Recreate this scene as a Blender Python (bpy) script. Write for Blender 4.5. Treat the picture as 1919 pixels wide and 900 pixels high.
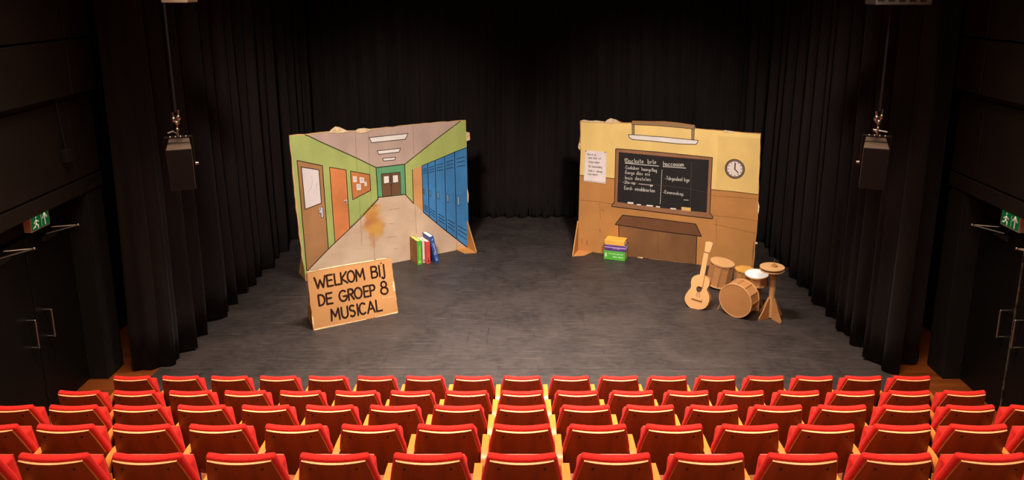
import bpy, bmesh, math, random
from math import sin, cos, tan, pi, radians, sqrt, atan, atan2
from mathutils import Vector, Matrix
from mathutils.geometry import tessellate_polygon
random.seed(7)
scene = bpy.context.scene
for o in list(bpy.data.objects): bpy.data.objects.remove(o)
COL = scene.collection

# ------------------------------------------------------------------ camera
IMW, IMH = 1919.0, 900.0
FPX, PCX, PCY, HORIZON = 1400.0, 978.0, 285.0, -30.0
CAM_H = 5.22
PITCH = atan((PCY - HORIZON) / FPX)
cam = bpy.data.cameras.new('camera'); camo = bpy.data.objects.new('camera', cam); COL.objects.link(camo)
cam.sensor_fit = 'HORIZONTAL'; cam.sensor_width = 36.0; cam.lens = 36.0 * FPX / IMW
cam.shift_x = -(PCX - IMW / 2) / IMW
cam.shift_y = (PCY - IMH / 2) / IMW
cam.clip_end = 200
camo.location = (0, 0, CAM_H); camo.rotation_euler = (pi / 2 - PITCH, 0, 0)
scene.camera = camo

# ------------------------------------------------------------------ world, lights, exposure
w = bpy.data.worlds.new('world'); scene.world = w; w.use_nodes = True
w.node_tree.nodes['Background'].inputs[0].default_value = (1.0, 0.78, 0.62, 1)
w.node_tree.nodes['Background'].inputs[1].default_value = 0.012
WARM = (1.0, 0.93, 0.86)
def spot(name, loc, target, power, angle, blend=0.6, size=0.25, color=WARM):
    l = bpy.data.lights.new(name, 'SPOT'); l.energy = power; l.spot_size = radians(angle); l.spot_blend = blend
    l.shadow_soft_size = size; l.color = color
    o = bpy.data.objects.new(name, l); COL.objects.link(o); o.location = loc
    o.rotation_euler = (Vector(target) - Vector(loc)).to_track_quat('-Z', 'Y').to_euler(); return o
def area(name, loc, target, power, sx, sy, color=WARM, spread=180):
    l = bpy.data.lights.new(name, 'AREA'); l.energy = power; l.shape = 'RECTANGLE'; l.size = sx; l.size_y = sy
    l.color = color; l.spread = radians(spread)
    o = bpy.data.objects.new(name, l); COL.objects.link(o); o.location = loc
    o.rotation_euler = (Vector(target) - Vector(loc)).to_track_quat('-Z', 'Y').to_euler(); return o
# front-of-house profile spots on the lighting bridge above the audience
spot('front_spot', (-2.2, 4.2, 8.4), (-2.65, 14.0, 1.7), 4900, 35, 0.8, 0.45)
spot('front_spot', (2.2, 4.2, 8.4), (2.85, 14.0, 1.7), 4900, 35, 0.8, 0.45)
spot('front_spot', (0.0, 4.2, 8.4), (0.0, 10.0, 0.0), 800, 34, 1.0, 0.45)
# stage top light bar
area('stage_light_bar', (0, 9.8, 8.2), (0, 9.8, 0), 420, 3.0, 0.6, WARM, 75)
# house lights over the seats, in front of and behind the camera
area('house_light', (0, 6.8, 8.0), (0, 6.0, 0), 640, 8.5, 1.2, (1.0, 0.80, 0.62), 90)
area('house_light', (0, -0.6, 8.0), (0, 5.0, 1.0), 120, 9.0, 1.0, (1.0, 0.80, 0.62), 90)
scene.view_settings.view_transform = 'Standard'; scene.view_settings.look = 'None'
scene.view_settings.gamma = 1.0; scene.view_settings.use_curve_mapping = False
scene.view_settings.exposure = 0.0

# ------------------------------------------------------------------ pixel -> place helpers
CP, SP = cos(PITCH), sin(PITCH)
def ray(px, py):
    a = (px - PCX) / FPX; b = (py - PCY) / FPX          # right, down in camera units
    return Vector((a, CP - b * SP, -SP - b * CP))
def at_z(px, py, z=0.0):
    d = ray(px, py); t = (z - CAM_H) / d.z; return Vector((0, 0, CAM_H)) + d * t
def at_x(px, py, x):
    d = ray(px, py); t = x / d.x; return Vector((0, 0, CAM_H)) + d * t
def at_y(px, py, y):
    d = ray(px, py); t = y / d.y; return Vector((0, 0, CAM_H)) + d * t

# ------------------------------------------------------------------ materials
def lin(c):
    r = []
    for v in c[:3]:
        v = v / 255.0
        r.append(v / 12.92 if v <= 0.04045 else ((v + 0.055) / 1.055) ** 2.4)
    return (r[0], r[1], r[2], 1.0)
MATS = {}
def mat(name, c, rough=0.7, var=0.12, scale=6.0, stretch=(1, 1, 1), bump=0.0, bscale=40.0, metal=0.0, sheen=0.0, spec=0.5, c2=None, detail=5.0, coat=0.0):
    if name in MATS: return MATS[name]
    m = bpy.data.materials.new(name); m.use_nodes = True; MATS[name] = m
    nt = m.node_tree; N = nt.nodes; L = nt.links; b = N['Principled BSDF']
    tc = N.new('ShaderNodeTexCoord'); mp = N.new('ShaderNodeMapping'); mp.inputs['Scale'].default_value = stretch
    L.new(tc.outputs['Object'], mp.inputs['Vector'])
    n = N.new('ShaderNodeTexNoise'); n.inputs['Scale'].default_value = scale; n.inputs['Detail'].default_value = detail
    L.new(mp.outputs[0], n.inputs['Vector'])
    cr = N.new('ShaderNodeValToRGB'); L.new(n.outputs['Fac'], cr.inputs[0])
    a = lin(c); d = lin(c2) if c2 else tuple(min(1, v * (1 + var * 1.6)) for v in a[:3]) + (1,)
    lo = tuple(v * (1 - var * 1.6) for v in a[:3]) + (1,) if not c2 else a
    cr.color_ramp.elements[0].position = 0.3; cr.color_ramp.elements[0].color = lo
    cr.color_ramp.elements[1].position = 0.7; cr.color_ramp.elements[1].color = d
    L.new(cr.outputs[0], b.inputs['Base Color'])
    b.inputs['Roughness'].default_value = rough; b.inputs['Metallic'].default_value = metal
    b.inputs['Specular IOR Level'].default_value = spec
    if sheen: b.inputs['Sheen Weight'].default_value = sheen; b.inputs['Sheen Roughness'].default_value = 0.5
    if coat: b.inputs['Coat Weight'].default_value = coat; b.inputs['Coat Roughness'].default_value = 0.25
    if bump:
        n2 = N.new('ShaderNodeTexNoise'); n2.inputs['Scale'].default_value = bscale; n2.inputs['Detail'].default_value = 4
        L.new(mp.outputs[0], n2.inputs['Vector'])
        bp = N.new('ShaderNodeBump'); bp.inputs['Strength'].default_value = bump; bp.inputs['Distance'].default_value = 0.02
        L.new(n2.outputs['Fac'], bp.inputs['Height']); L.new(bp.outputs[0], b.inputs['Normal'])
    return m
def paint(name, c, var=0.08, scale=2.2, rough=0.75): return mat('paint_' + name, c, rough, var, scale, (1, 1, 0.6), 0.12, 30.0, spec=0.3)

def vinyl_material():
    m = bpy.data.materials.new('vinyl'); m.use_nodes = True; nt = m.node_tree; N = nt.nodes; L = nt.links; b = N['Principled BSDF']
    tc = N.new('ShaderNodeTexCoord')
    def noise(scale, det, st=(1, 1, 1), rot=0, dist=0):
        mp = N.new('ShaderNodeMapping'); mp.inputs['Scale'].default_value = st; mp.inputs['Rotation'].default_value = (0, 0, rot)
        L.new(tc.outputs['Object'], mp.inputs[0]); n = N.new('ShaderNodeTexNoise'); n.inputs['Scale'].default_value = scale
        n.inputs['Detail'].default_value = det; n.inputs['Distortion'].default_value = dist; L.new(mp.outputs[0], n.inputs[0]); return n
    big = noise(1.3, 8, dist=1.2); fine = noise(7, 8, (1, 2.2, 1)); s1 = noise(1.6, 5, (1, 16, 1), 0.35, 0.8); s2 = noise(1.7, 5, (14, 1, 1), 0.5, 0.9)
    cr = N.new('ShaderNodeValToRGB'); L.new(big.outputs[0], cr.inputs[0])
    cr.color_ramp.elements[0].position = 0.32; cr.color_ramp.elements[0].color = lin((38, 32, 30))
    cr.color_ramp.elements[1].position = 0.68; cr.color_ramp.elements[1].color = lin((57, 48, 45))
    cur = cr.outputs[0]
    for n, lo, hi, col, amt in ((fine, 0.35, 0.65, lin((68, 58, 54)), 0.32), (s1, 0.60, 0.74, lin((92, 80, 74)), 0.48), (s2, 0.62, 0.74, lin((24, 21, 20)), 0.65)):
        mr = N.new('ShaderNodeMapRange'); mr.inputs[1].default_value = lo; mr.inputs[2].default_value = hi; mr.inputs[4].default_value = amt
        L.new(n.outputs[0], mr.inputs[0]); mx = N.new('ShaderNodeMix'); mx.data_type = 'RGBA'
        L.new(mr.outputs[0], mx.inputs[0]); L.new(cur, mx.inputs[6]); mx.inputs[7].default_value = col; cur = mx.outputs[2]
    L.new(cur, b.inputs['Base Color'])
    rr = N.new('ShaderNodeMapRange'); rr.inputs[3].default_value = 0.42; rr.inputs[4].default_value = 0.62
    L.new(fine.outputs[0], rr.inputs[0]); L.new(rr.outputs[0], b.inputs['Roughness']); b.inputs['Specular IOR Level'].default_value = 0.4
    bp = N.new('ShaderNodeBump'); bp.inputs['Strength'].default_value = 0.05; bp.inputs['Distance'].default_value = 0.01
    L.new(fine.outputs[0], bp.inputs['Height']); L.new(bp.outputs[0], b.inputs['Normal'])
    return m
def cardboard_material(name, c, stripes=True):
    m = bpy.data.materials.new(name); m.use_nodes = True; nt = m.node_tree; N = nt.nodes; L = nt.links; b = N['Principled BSDF']
    tc = N.new('ShaderNodeTexCoord'); n = N.new('ShaderNodeTexNoise'); n.inputs['Scale'].default_value = 1.7; n.inputs['Detail'].default_value = 7
    L.new(tc.outputs['Object'], n.inputs[0])
    cr = N.new('ShaderNodeValToRGB'); a = lin(c); L.new(n.outputs[0], cr.inputs[0])
    cr.color_ramp.elements[0].position = 0.3; cr.color_ramp.elements[0].color = tuple(v * 0.86 for v in a[:3]) + (1,)
    cr.color_ramp.elements[1].position = 0.7; cr.color_ramp.elements[1].color = tuple(min(1, v * 1.1) for v in a[:3]) + (1,)
    L.new(cr.outputs[0], b.inputs['Base Color']); b.inputs['Roughness'].default_value = 0.8; b.inputs['Specular IOR Level'].default_value = 0.25
    wv = N.new('ShaderNodeTexWave'); wv.inputs['Scale'].default_value = 22; wv.inputs['Distortion'].default_value = 0.6; L.new(tc.outputs['Object'], wv.inputs[0])
    bp = N.new('ShaderNodeBump'); bp.inputs['Strength'].default_value = 0.12; bp.inputs['Distance'].default_value = 0.006
    L.new(wv.outputs['Fac'], bp.inputs['Height']); L.new(bp.outputs[0], b.inputs['Normal'])
    return m
def planks_material():
    m = bpy.data.materials.new('oak_strips'); m.use_nodes = True; nt = m.node_tree; N = nt.nodes; L = nt.links; b = N['Principled BSDF']
    tc = N.new('ShaderNodeTexCoord'); br = N.new('ShaderNodeTexBrick'); br.inputs['Scale'].default_value = 1.0
    br.inputs['Brick Width'].default_value = 1.3; br.inputs['Row Height'].default_value = 0.09; br.inputs['Mortar Size'].default_value = 0.0015
    br.inputs['Color1'].default_value = lin((120, 56, 18)); br.inputs['Color2'].default_value = lin((142, 72, 26)); br.inputs['Mortar'].default_value = lin((60, 30, 12))
    L.new(tc.outputs['Object'], br.inputs[0])
    n = N.new('ShaderNodeTexNoise'); mp = N.new('ShaderNodeMapping'); mp.inputs['Scale'].default_value = (1.5, 18, 1); L.new(tc.outputs['Object'], mp.inputs[0]); L.new(mp.outputs[0], n.inputs[0]); n.inputs['Scale'].default_value = 2.5
    mx = N.new('ShaderNodeMix'); mx.data_type = 'RGBA'; mx.blend_type = 'MULTIPLY'; mx.inputs[0].default_value = 0.5
    L.new(br.outputs[0], mx.inputs[6]); L.new(n.outputs['Color'], mx.inputs[7]); L.new(mx.outputs[2], b.inputs['Base Color'])
    b.inputs['Roughness'].default_value = 0.4
    return m
def stained_floor_paint():
    m = bpy.data.materials.new('paint_corridor_floor'); m.use_nodes = True; nt = m.node_tree; N = nt.nodes; L = nt.links; b = N['Principled BSDF']
    tc = N.new('ShaderNodeTexCoord')
    n = N.new('ShaderNodeTexNoise'); n.inputs['Scale'].default_value = 2.0; n.inputs['Detail'].default_value = 6; L.new(tc.outputs['Object'], n.inputs[0])
    cr = N.new('ShaderNodeValToRGB'); L.new(n.outputs[0], cr.inputs[0])
    cr.color_ramp.elements[0].position = 0.35; cr.color_ramp.elements[0].color = lin((194, 162, 134)); cr.color_ramp.elements[1].position = 0.65; cr.color_ramp.elements[1].color = lin((212, 182, 152))
    b.inputs['Roughness'].default_value = 0.75; b.inputs['Specular IOR Level'].default_value = 0.3
    return m, nt, N, L, b, tc, cr
M_CARD = cardboard_material('cardboard', (214, 168, 112))
M_CARD_SIGN = cardboard_material('cardboard_sign', (188, 136, 84))
M_CARD_ORANGE = cardboard_material('cardboard_orange', (184, 126, 68))
M_CARD_EDGE = mat('cardboard_edge', (196, 158, 112), 0.9, 0.2, 40)
M_TORN = mat('torn_paper', (226, 194, 150), 0.9, 0.15, 20)
M_CURT = mat('curtain_cloth', (30, 23, 21), 0.95, 0.12, 3.0, (1, 1, 0.2), sheen=0.03, spec=0.05)
M_WALL = mat('dark_brown_panel', (25, 17, 12), 0.6, 0.12, 2.0, spec=0.3)
M_WALL2 = mat('dark_wall', (18, 14, 11), 0.7, 0.12, 2.0, spec=0.3)
M_DOOR = mat('black_door', (14, 12, 11), 0.45, 0.08, 2.0, spec=0.2)
M_BLACK = mat('black_metal', (24, 23, 22), 0.5, 0.08, 8, spec=0.4)
M_STEEL = mat('steel', (190, 180, 165), 0.3, 0.05, 8, metal=1.0)
M_VINYL = vinyl_material(); M_OAK = planks_material()
M_RED = mat('red_fabric', (206, 34, 26), 0.85, 0.07, 60, sheen=0.04, spec=0.15)
M_PLY = mat('seat_veneer', (146, 54, 14), 0.42, 0.14, 3.0, (5, 1, 0.45), spec=0.35)
M_PLYEDGE_DIM = mat('seat_ply_edge_shaded', (168, 92, 44), 0.5, 0.1, 30, spec=0.3)  # same ply edge, darker colour paints in the dimmer light on the sides
M_PLYEDGE = mat('seat_ply_edge', (232, 160, 104), 0.5, 0.1, 30, spec=0.3)
M_ARM = mat('armrest_wood', (208, 116, 46), 0.35, 0.1, 4.0, (6, 0.6, 1), spec=0.4)
M_INK = mat('black_ink', (30, 24, 20), 0.6, 0.1, 20, spec=0.2)
M_WHITE = paint('white', (232, 222, 212), 0.05)

# ------------------------------------------------------------------ mesh helpers
class MB:
    def __init__(s): s.v = []; s.f = []; s.mi = []; s.cur = 0
    def add(s, vs, fs):
        o = len(s.v); s.v += [tuple(v) for v in vs]
        for f in fs: s.f.append(tuple(i + o for i in f)); s.mi.append(s.cur)
    def box(s, lo, hi, M=None):
        x0, y0, z0 = lo; x1, y1, z1 = hi
        vs = [Vector(p) for p in ((x0,y0,z0),(x1,y0,z0),(x1,y1,z0),(x0,y1,z0),(x0,y0,z1),(x1,y0,z1),(x1,y1,z1),(x0,y1,z1))]
        if M: vs = [M @ v for v in vs]
        s.add(vs, [(0,3,2,1),(4,5,6,7),(0,1,5,4),(1,2,6,5),(2,3,7,6),(3,0,4,7)]); return s
    def cyl(s, a, b, r, r2=None, n=20, caps=True):
        a = Vector(a); b = Vector(b); d = (b - a).normalized(); r2 = r if r2 is None else r2
        u = d.orthogonal().normalized(); t = d.cross(u)
        vs = [a + (u * cos(2*pi*i/n) + t * sin(2*pi*i/n)) * r for i in range(n)] + [b + (u * cos(2*pi*i/n) + t * sin(2*pi*i/n)) * r2 for i in range(n)]
        fs = [(i, (i+1) % n, n + (i+1) % n, n + i) for i in range(n)]
        if caps: fs += [tuple(range(n))[::-1], tuple(range(n, 2*n))]
        s.add(vs, fs); return s
    def tube(s, pts, r, n=8):
        for a, b in zip(pts[:-1], pts[1:]): s.cyl(a, b, r, n=n)
        for p in pts[1:-1]: s.ball(p, r, 6, 8)
        return s
    def ball(s, c, r, nu=8, nv=12, sc=(1, 1, 1)):
        c = Vector(c); vs = []; fs = []
        for i in range(nu + 1):
            th = pi * i / nu
            for j in range(nv):
                ph = 2*pi*j/nv; vs.append(c + Vector((sin(th)*cos(ph)*sc[0], sin(th)*sin(ph)*sc[1], cos(th)*sc[2])) * r)
        for i in range(nu):
            for j in range(nv): fs.append((i*nv+j, (i+1)*nv+j, (i+1)*nv+(j+1) % nv, i*nv+(j+1) % nv))
        s.add(vs, fs); return s
    def prism(s, poly, d0, d1, f):
        """poly: 2-D outline; f(a, b, d) -> 3-D point; closed solid between d0 and d1"""
        n = len(poly); vs = [f(a, b, d0) for a, b in poly] + [f(a, b, d1) for a, b in poly]
        tri = tessellate_polygon([[Vector((a, b, 0)) for a, b in poly]])
        fs = [tuple(t) for t in tri] + [tuple(n + i for i in t)[::-1] for t in tri]
        fs += [(i, (i+1) % n, n + (i+1) % n, n + i) for i in range(n)]
        s.add(vs, fs); return s
    def build(s, name, mats, parent=None, smooth=None, bevel=None):
        me = bpy.data.meshes.new(name); me.from_pydata(s.v, [], s.f)
        if not isinstance(mats, (list, tuple)): mats = [mats]
        for m in mats: me.materials.append(m)
        if len(mats) > 1: me.polygons.foreach_set('material_index', s.mi)
        bm = bmesh.new(); bm.from_mesh(me)
        bmesh.ops.remove_doubles(bm, verts=bm.verts, dist=1e-6)
        bmesh.ops.recalc_face_normals(bm, faces=bm.faces)
        if bevel:
            es = [e for e in bm.edges if len(e.link_faces) == 2 and e.calc_face_angle() > radians(35)]
            bmesh.ops.bevel(bm, geom=es, offset=bevel[0], segments=bevel[1], affect='EDGES', profile=0.5, clamp_overlap=True)
        if smooth is not None:
            for f in bm.faces: f.smooth = True
            for e in bm.edges:
                if len(e.link_faces) == 2 and e.calc_face_angle() > radians(smooth): e.smooth = False
        bm.to_mesh(me); bm.free()
        o = bpy.data.objects.new(name, me); COL.objects.link(o)
        if parent is not None: o.parent = parent
        return o
def tag(o, label=None, cat=None, group=None, kind=None):
    if label: o['label'] = label
    if cat: o['category'] = cat
    if group: o['group'] = group
    if kind: o['kind'] = kind
    return o
def empty(name, M, label=None, cat=None, group=None):
    o = bpy.data.objects.new(name, None); COL.objects.link(o); o.empty_display_size = 0.2
    o.matrix_world = M if isinstance(M, Matrix) else Matrix.Translation(Vector(M))
    return tag(o, label, cat, group)
def copy_tree(o, parent=None):
    c = o.copy(); COL.objects.link(c); c.parent = parent
    for ch in list(o.children): copy_tree(ch, c)
    return c

# a flat board in the place: local x to the right, local y away from the audience, local z up the board
class Board:
    def __init__(s, o, ex, ez):
        ex = ex.normalized(); ez = (ez - ex * ez.dot(ex)).normalized(); ey = ez.cross(ex)
        s.M = Matrix((ex, ey, ez)).transposed().to_4x4(); s.M.translation = o; s.I = s.M.inverted()
    def loc(s, px, py, y=0.0):
        d = s.I.to_3x3() @ ray(px, py); c = s.I @ Vector((0, 0, CAM_H)); t = (y - c.y) / d.y; p = c + d * t
        return (p.x, p.z)
STEP = 0.0012
def sheet(name, poly, m, parent, layer):
    """a painted or pasted shape: a thin solid on the board's front"""
    return MB().prism(poly, 0.0, -STEP * layer, lambda a, b, d: (a, d, b)).build(name, m, parent)
def stroke_geo(mb, pts, wd, y):
    p = [Vector((a, b)) for a, b in pts]; n = len(p)
    for i in range(n - 1):
        t = p[i+1] - p[i]
        if t.length < 1e-6: continue
        t.normalize(); q = Vector((-t.y, t.x)) * wd / 2; A, B = p[i], p[i+1]
        mb.add([((A+q).x, y, (A+q).y), ((A-q).x, y, (A-q).y), ((B-q).x, y, (B-q).y), ((B+q).x, y, (B+q).y)], [(0, 1, 2, 3)])
    for i, e in enumerate(p):
        if 0 < i < n - 1:
            u = (p[i] - p[i-1]); v = (p[i+1] - p[i])
            if u.length < 1e-6 or v.length < 1e-6 or u.angle(v) < 0.25: continue
        mb.add([(e.x + cos(k*pi/4) * wd / 2, y - 0.0001, e.y + sin(k*pi/4) * wd / 2) for k in range(8)], [tuple(range(8))])
def strokes(name, lines, wd, m, parent, layer):
    mb = MB()
    for ln in lines: stroke_geo(mb, ln, wd, -STEP * layer)
    return mb.build(name, m, parent)

def strokes_each(name, lines, wd, m, parent, layer):
    return [strokes(name, [ln], wd, m, parent, layer) for ln in lines]
# ------------------------------------------------------------------ a hand-lettering stroke font
def arc(cx, cy, rx, ry, a0, a1, n=10): return [(cx + rx * cos(radians(a0 + (a1 - a0) * i / n)), cy + ry * sin(radians(a0 + (a1 - a0) * i / n))) for i in range(n + 1)]
FONT = {
 'A': [[(0,0),(.5,1),(1,0)],[(.18,.35),(.82,.35)]], 'B': [[(0,0),(0,1)],[(0,1),(.5,1)]+arc(.5,.77,.42,.23,90,-90)+[(0,.54)],[(0,.54),(.55,.54)]+arc(.55,.27,.45,.27,90,-90)+[(0,0)]],
 'C': [arc(.55,.5,.55,.5,50,310,14)], 'D': [[(0,0),(0,1)],[(0,1),(.3,1)]+arc(.3,.5,.7,.5,90,-90,12)+[(0,0)]],
 'E': [[(1,1),(0,1),(0,0),(1,0)],[(0,.52),(.85,.52)]], 'G': [arc(.52,.5,.52,.5,50,345,16)+[(1,.45),(.55,.45)]],
 'I': [[(0,0),(0,1)]], 'J': [[(.9,1),(.9,.02)]+arc(.5,.0,.4,.22,0,-150,8)], 'K': [[(0,0),(0,1)],[(.95,1),(.05,.45),(1,0)]],
 'L': [[(0,1),(0,0),(1,0)]], 'M': [[(0,0),(.08,1),(.5,.3),(.92,1),(1,0)]], 'O': [arc(.5,.5,.5,.5,90,450,18)],
 'P': [[(0,0),(0,1)],[(0,1),(.5,1)]+arc(.5,.74,.48,.26,90,-90)+[(0,.48)]], 'R': [[(0,0),(0,1)],[(0,1),(.5,1)]+arc(.5,.76,.45,.24,90,-90)+[(0,.52)],[(.4,.52),(1,0)]],
 'S': [arc(.5,.76,.45,.24,40,270,10)+arc(.5,.26,.48,.26,90,-140,10)], 'U': [[(0,1),(0,.35)]+arc(.5,.35,.5,.35,180,360,10)+[(1,1)]],
 'W': [[(0,1),(.25,0),(.5,.7),(.75,0),(1,1)]], '8': [arc(.5,.76,.38,.24,-90,270,14),arc(.5,.26,.5,.27,90,450,14)],
 'H': [[(0,0),(0,1)],[(1,0),(1,.62)],[(0,.5),(1,.5)]], 'T': [[(0,1),(1,1)],[(.5,1),(.5,0)]], 'Z': [[(0,1),(1,1),(0,0),(1,0)]], '2': [arc(.5,.72,.45,.28,160,-40,8)+[(0,0),(1,0)]],
 'a': [arc(.45,.28,.45,.28,60,380,12)+[(.95,0)]], 'b': [[(0,1),(0,0)],arc(.45,.28,.45,.28,180,-180,12)], 'c': [arc(.5,.28,.48,.28,50,310,10)], 'd': [arc(.45,.28,.45,.28,0,360,12),[(.9,1),(.9,0)]],
 'e': [[(.05,.28),(.9,.32)]+arc(.5,.28,.42,.28,10,310,12)], 'g': [arc(.45,.28,.42,.28,0,360,12),[(.87,.5),(.87,-.25)]+arc(.5,-.25,.37,.15,0,-160,6)], 'h': [[(0,1),(0,0)],[(0,.35)]+arc(.45,.35,.45,.2,180,0,8)+[(.9,0)]],
 'i': [[(.3,.55),(.3,0)],[(.3,.75),(.34,.78)]], 'k': [[(0,1),(0,0)],[(.8,.55),(.05,.25),(.85,0)]], 'l': [[(.3,1),(.3,.1),(.5,0)]], 'm': [[(0,0),(0,.55)],[(0,.4)]+arc(.25,.4,.25,.15,180,0,6)+[(.5,0)],[(.5,.4)]+arc(.75,.4,.25,.15,180,0,6)+[(1,0)]],
 'n': [[(0,0),(0,.55)],[(0,.38)]+arc(.42,.38,.42,.17,180,0,8)+[(.84,0)]], 'o': [arc(.45,.28,.45,.28,90,450,12)], 'p': [[(0,.55),(0,-.35)],arc(.45,.28,.45,.28,180,-180,12)], 'r': [[(.1,0),(.1,.55)],[(.1,.36),(.4,.54),(.7,.5)]],
 's': [[(.8,.5),(.3,.55),(.15,.4),(.7,.2),(.6,.02),(.05,.05)]], 't': [[(.4,.9),(.4,.08),(.7,0)],[(.1,.6),(.75,.62)]], 'u': [[(0,.55),(0,.2),(.3,0),(.7,.08),(.85,.55),(.85,0)]], 'v': [[(0,.55),(.4,0),(.8,.55)]], 'w': [[(0,.55),(.25,0),(.5,.45),(.75,0),(1,.55)]],
 'y': [[(0,.55),(.4,0)],[(.85,.55),(.2,-.35)]], 'z': [[(0,.55),(.8,.55),(0,0),(.8,0)]], '-': [[(.1,.28),(.8,.3)]], '.': [[(.3,.28),(.42,.28)]], '!': [[(.3,1),(.3,.3)],[(.3,.05),(.32,.02)]], '(': [[(.5,.8),(.2,.4),(.5,-.1)]], ')': [[(.2,.8),(.5,.4),(.2,-.1)]]}
NARROW = {'i': .5, 'l': .5, 'I': .3, 't': .7, 'r': .75, '.': .6, '!': .6, '-': .8, ' ': .8, '(': .6, ')': .6, 'm': 1.3, 'w': 1.3}
def lettering(board, chars, base, height, up, conv):
    """chars: (character, x0, x1) along a baseline; base(x)->(px,py); up: lean; conv: crop->photo"""
    out = []
    for ch, x0, x1 in chars:
        for ln in FONT.get(ch, []):
            pts = []
            for a, b in ln:
                bx, by = base(x0 + (x1 - x0) * a)
                pts.append(board.loc(*conv(bx + up[0] * b * height, by + up[1] * b * height)))
            out.append(pts)
    return out
def spread(text, x0, x1):
    tot = sum(NARROW.get(c, 1.0) for c in text); k = (x1 - x0) / tot; x = x0; res = []
    for c in text:
        a = NARROW.get(c, 1.0) * k
        res.append((c, x, x + a * 0.72)); x += a
    return res

# ================================================================== SETTING
# ---- floor: oak boards with black vinyl strips rolled out over the stage
fl = MB().box((-7.5, -1.0, -0.2), (7.5, 18, -0.003)).build('floor', M_OAK); tag(fl, 'oak strip floor under the stage vinyl and in the aisles', kind='structure')
edges = [8.02, 9.46, 10.86, 12.36, 13.86, 15.36, 16.86]
for a, b in zip(edges[:-1], edges[1:]):
    MB().box((-5.05, a + 0.004, -0.003), (5.05, b - 0.004, 0.0)).build('vinyl_strip', M_VINYL, fl)
MB().box((-5.05, 8.02, -0.0029), (5.05, 16.86, -0.0022)).build('vinyl_seam_tape', mat('seam_tape', (38, 35, 35), 0.5, 0.1), fl)

# ---- side walls
LW, LD, RW, RD = -5.6, -5.85, 5.70, 5.93     # wall face and recessed door plane, left and right
def side_wall(side, W, D, name):
    s = -1 if side == 'l' else 1; out = W + s * 0.6
    def bx(mb, x0, x1, y0, y1, z0, z1): mb.box((min(x0, x1), y0, z0), (max(x0, x1), y1, z1)); return mb
    mb = MB()
    bx(mb, W, out, 0.0, 9.6, 2.62, 9.5)                # wall above the door recess
    bx(mb, W, out, 9.2, 9.6, 0, 2.62)                  # pillar beyond the doors
    bx(mb, D + s * 0.06, out, 0.0, 9.2, 0, 2.62)       # back of the recess
    bx(mb, D + s * 0.35, out, 9.6, 17.0, 0, 9.5)       # stage side wall behind the curtain
    root = mb.build(name, M_WALL2); tag(root, 'dark brown %s side wall of the theatre hall' % ('left' if s < 0 else 'right'), kind='structure')
    f = W - s * 0.0
    bx(MB(), f, f - s * 0.03, 0.0, 9.6, 2.62, 2.80).build('lintel_beam', M_WALL, root, bevel=(0.004, 1))
    ys = [0.2, 2.1, 4.4, 6.72, 9.06, 9.62]
    for z0, z1 in ((3.90, 4.56), (4.585, 5.6), (5.625, 6.9), (6.925, 8.3)):
        for a, b in zip(ys[:-1], ys[1:]):
            bx(MB(), W, W - s * 0.10, a + 0.012, b - 0.012, z0, z1).build('acoustic_panel', M_WALL, root, bevel=(0.006, 1))
    for a, b in ((0.2, 2.1), (2.1, 4.4), (4.4, 6.72), (6.72, 9.06), (9.06, 9.6)):
        bx(MB(), W, W - s * 0.02, a + 0.008, b - 0.008, 2.83, 3.82).build('wall_panel', M_WALL, root, bevel=(0.004, 1))
    bx(MB(), W, W - s * 0.012, 9.24, 9.56, 0.02, 2.6).build('pillar_face', M_WALL2, root, bevel=(0.004, 1))
    return root
wl = side_wall('l', LW, LD, 'wall_left'); wr = side_wall('r', RW, RD, 'wall_right')
tag(MB().box((-7.5, 16.95, 0), (7.5, 17.2, 9.5)).build('wall_back', M_WALL2), 'black rear wall of the stage behind the curtain', kind='structure')
tag(MB().box((-7.5, -1, 9.5), (7.5, 18, 9.7)).build('ceiling', M_WALL2), 'dark ceiling above stage and seats', kind='structure')

# ---- doors with pull handles and closers
def door(name, s, D, y0, y1, label, handle_y, arm):
    root = MB().box((min(D, D + s*0.05), y0 + 0.006, 0.01), (max(D, D + s*0.05), y1 - 0.006, 2.3)).build(name, M_DOOR, bevel=(0.004, 1))
    tag(root, label, kind='structure')
    hx = D - s * 0.085; mb = MB(); z0, z1 = 0.98, 1.33
    mb.tube([(D + s*0.004, handle_y, z1), (hx, handle_y, z1), (hx, handle_y, z0), (D + s*0.004, handle_y, z0)], 0.012, 10)
    mb.build('pull_handle', M_STEEL, root, 40)
    cb = MB(); ym = arm
    cb.box((min(D, D - s*0.06), ym - 0.14, 2.17), (max(D, D - s*0.06), ym + 0.14, 2.24)); c = cb.build('door_closer', M_BLACK, root, bevel=(0.006, 2))
    a = MB(); tip = (D - s*0.26, ym + 0.26, 2.26); a.tube([(D - s*0.05, ym - 0.06, 2.255), tip, (D - s*0.02, ym + 0.10, 2.285)], 0.009, 8); a.ball(tip, 0.018)
    a.build('closer_arm', M_STEEL, c, 40)
    for zz in (0.25, 1.15, 2.0):
        MB().cyl((D - s*0.008, y1 - 0.004, zz), (D - s*0.008, y1 - 0.004, zz + 0.1), 0.008, n=8).build('hinge', M_BLACK, root)
    return root
door('door_1', -1, LD, 8.33, 9.2, 'black double door leaf beside the stage on the left, nearer the curtain', 8.50, 8.72)
door('door_2', -1, LD, 7.43, 8.33, 'black double door leaf on the left wall, nearer the audience', 8.19, 7.85)
d3 = door('door_3', 1, RD, 8.33, 9.2, 'black double door leaf beside the stage on the right, nearer the curtain', 8.47, 8.72)
door('door_4', 1, RD, 7.43, 8.33, 'black double door leaf on the right wall, nearer the audience', 8.19, 7.85)
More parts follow.
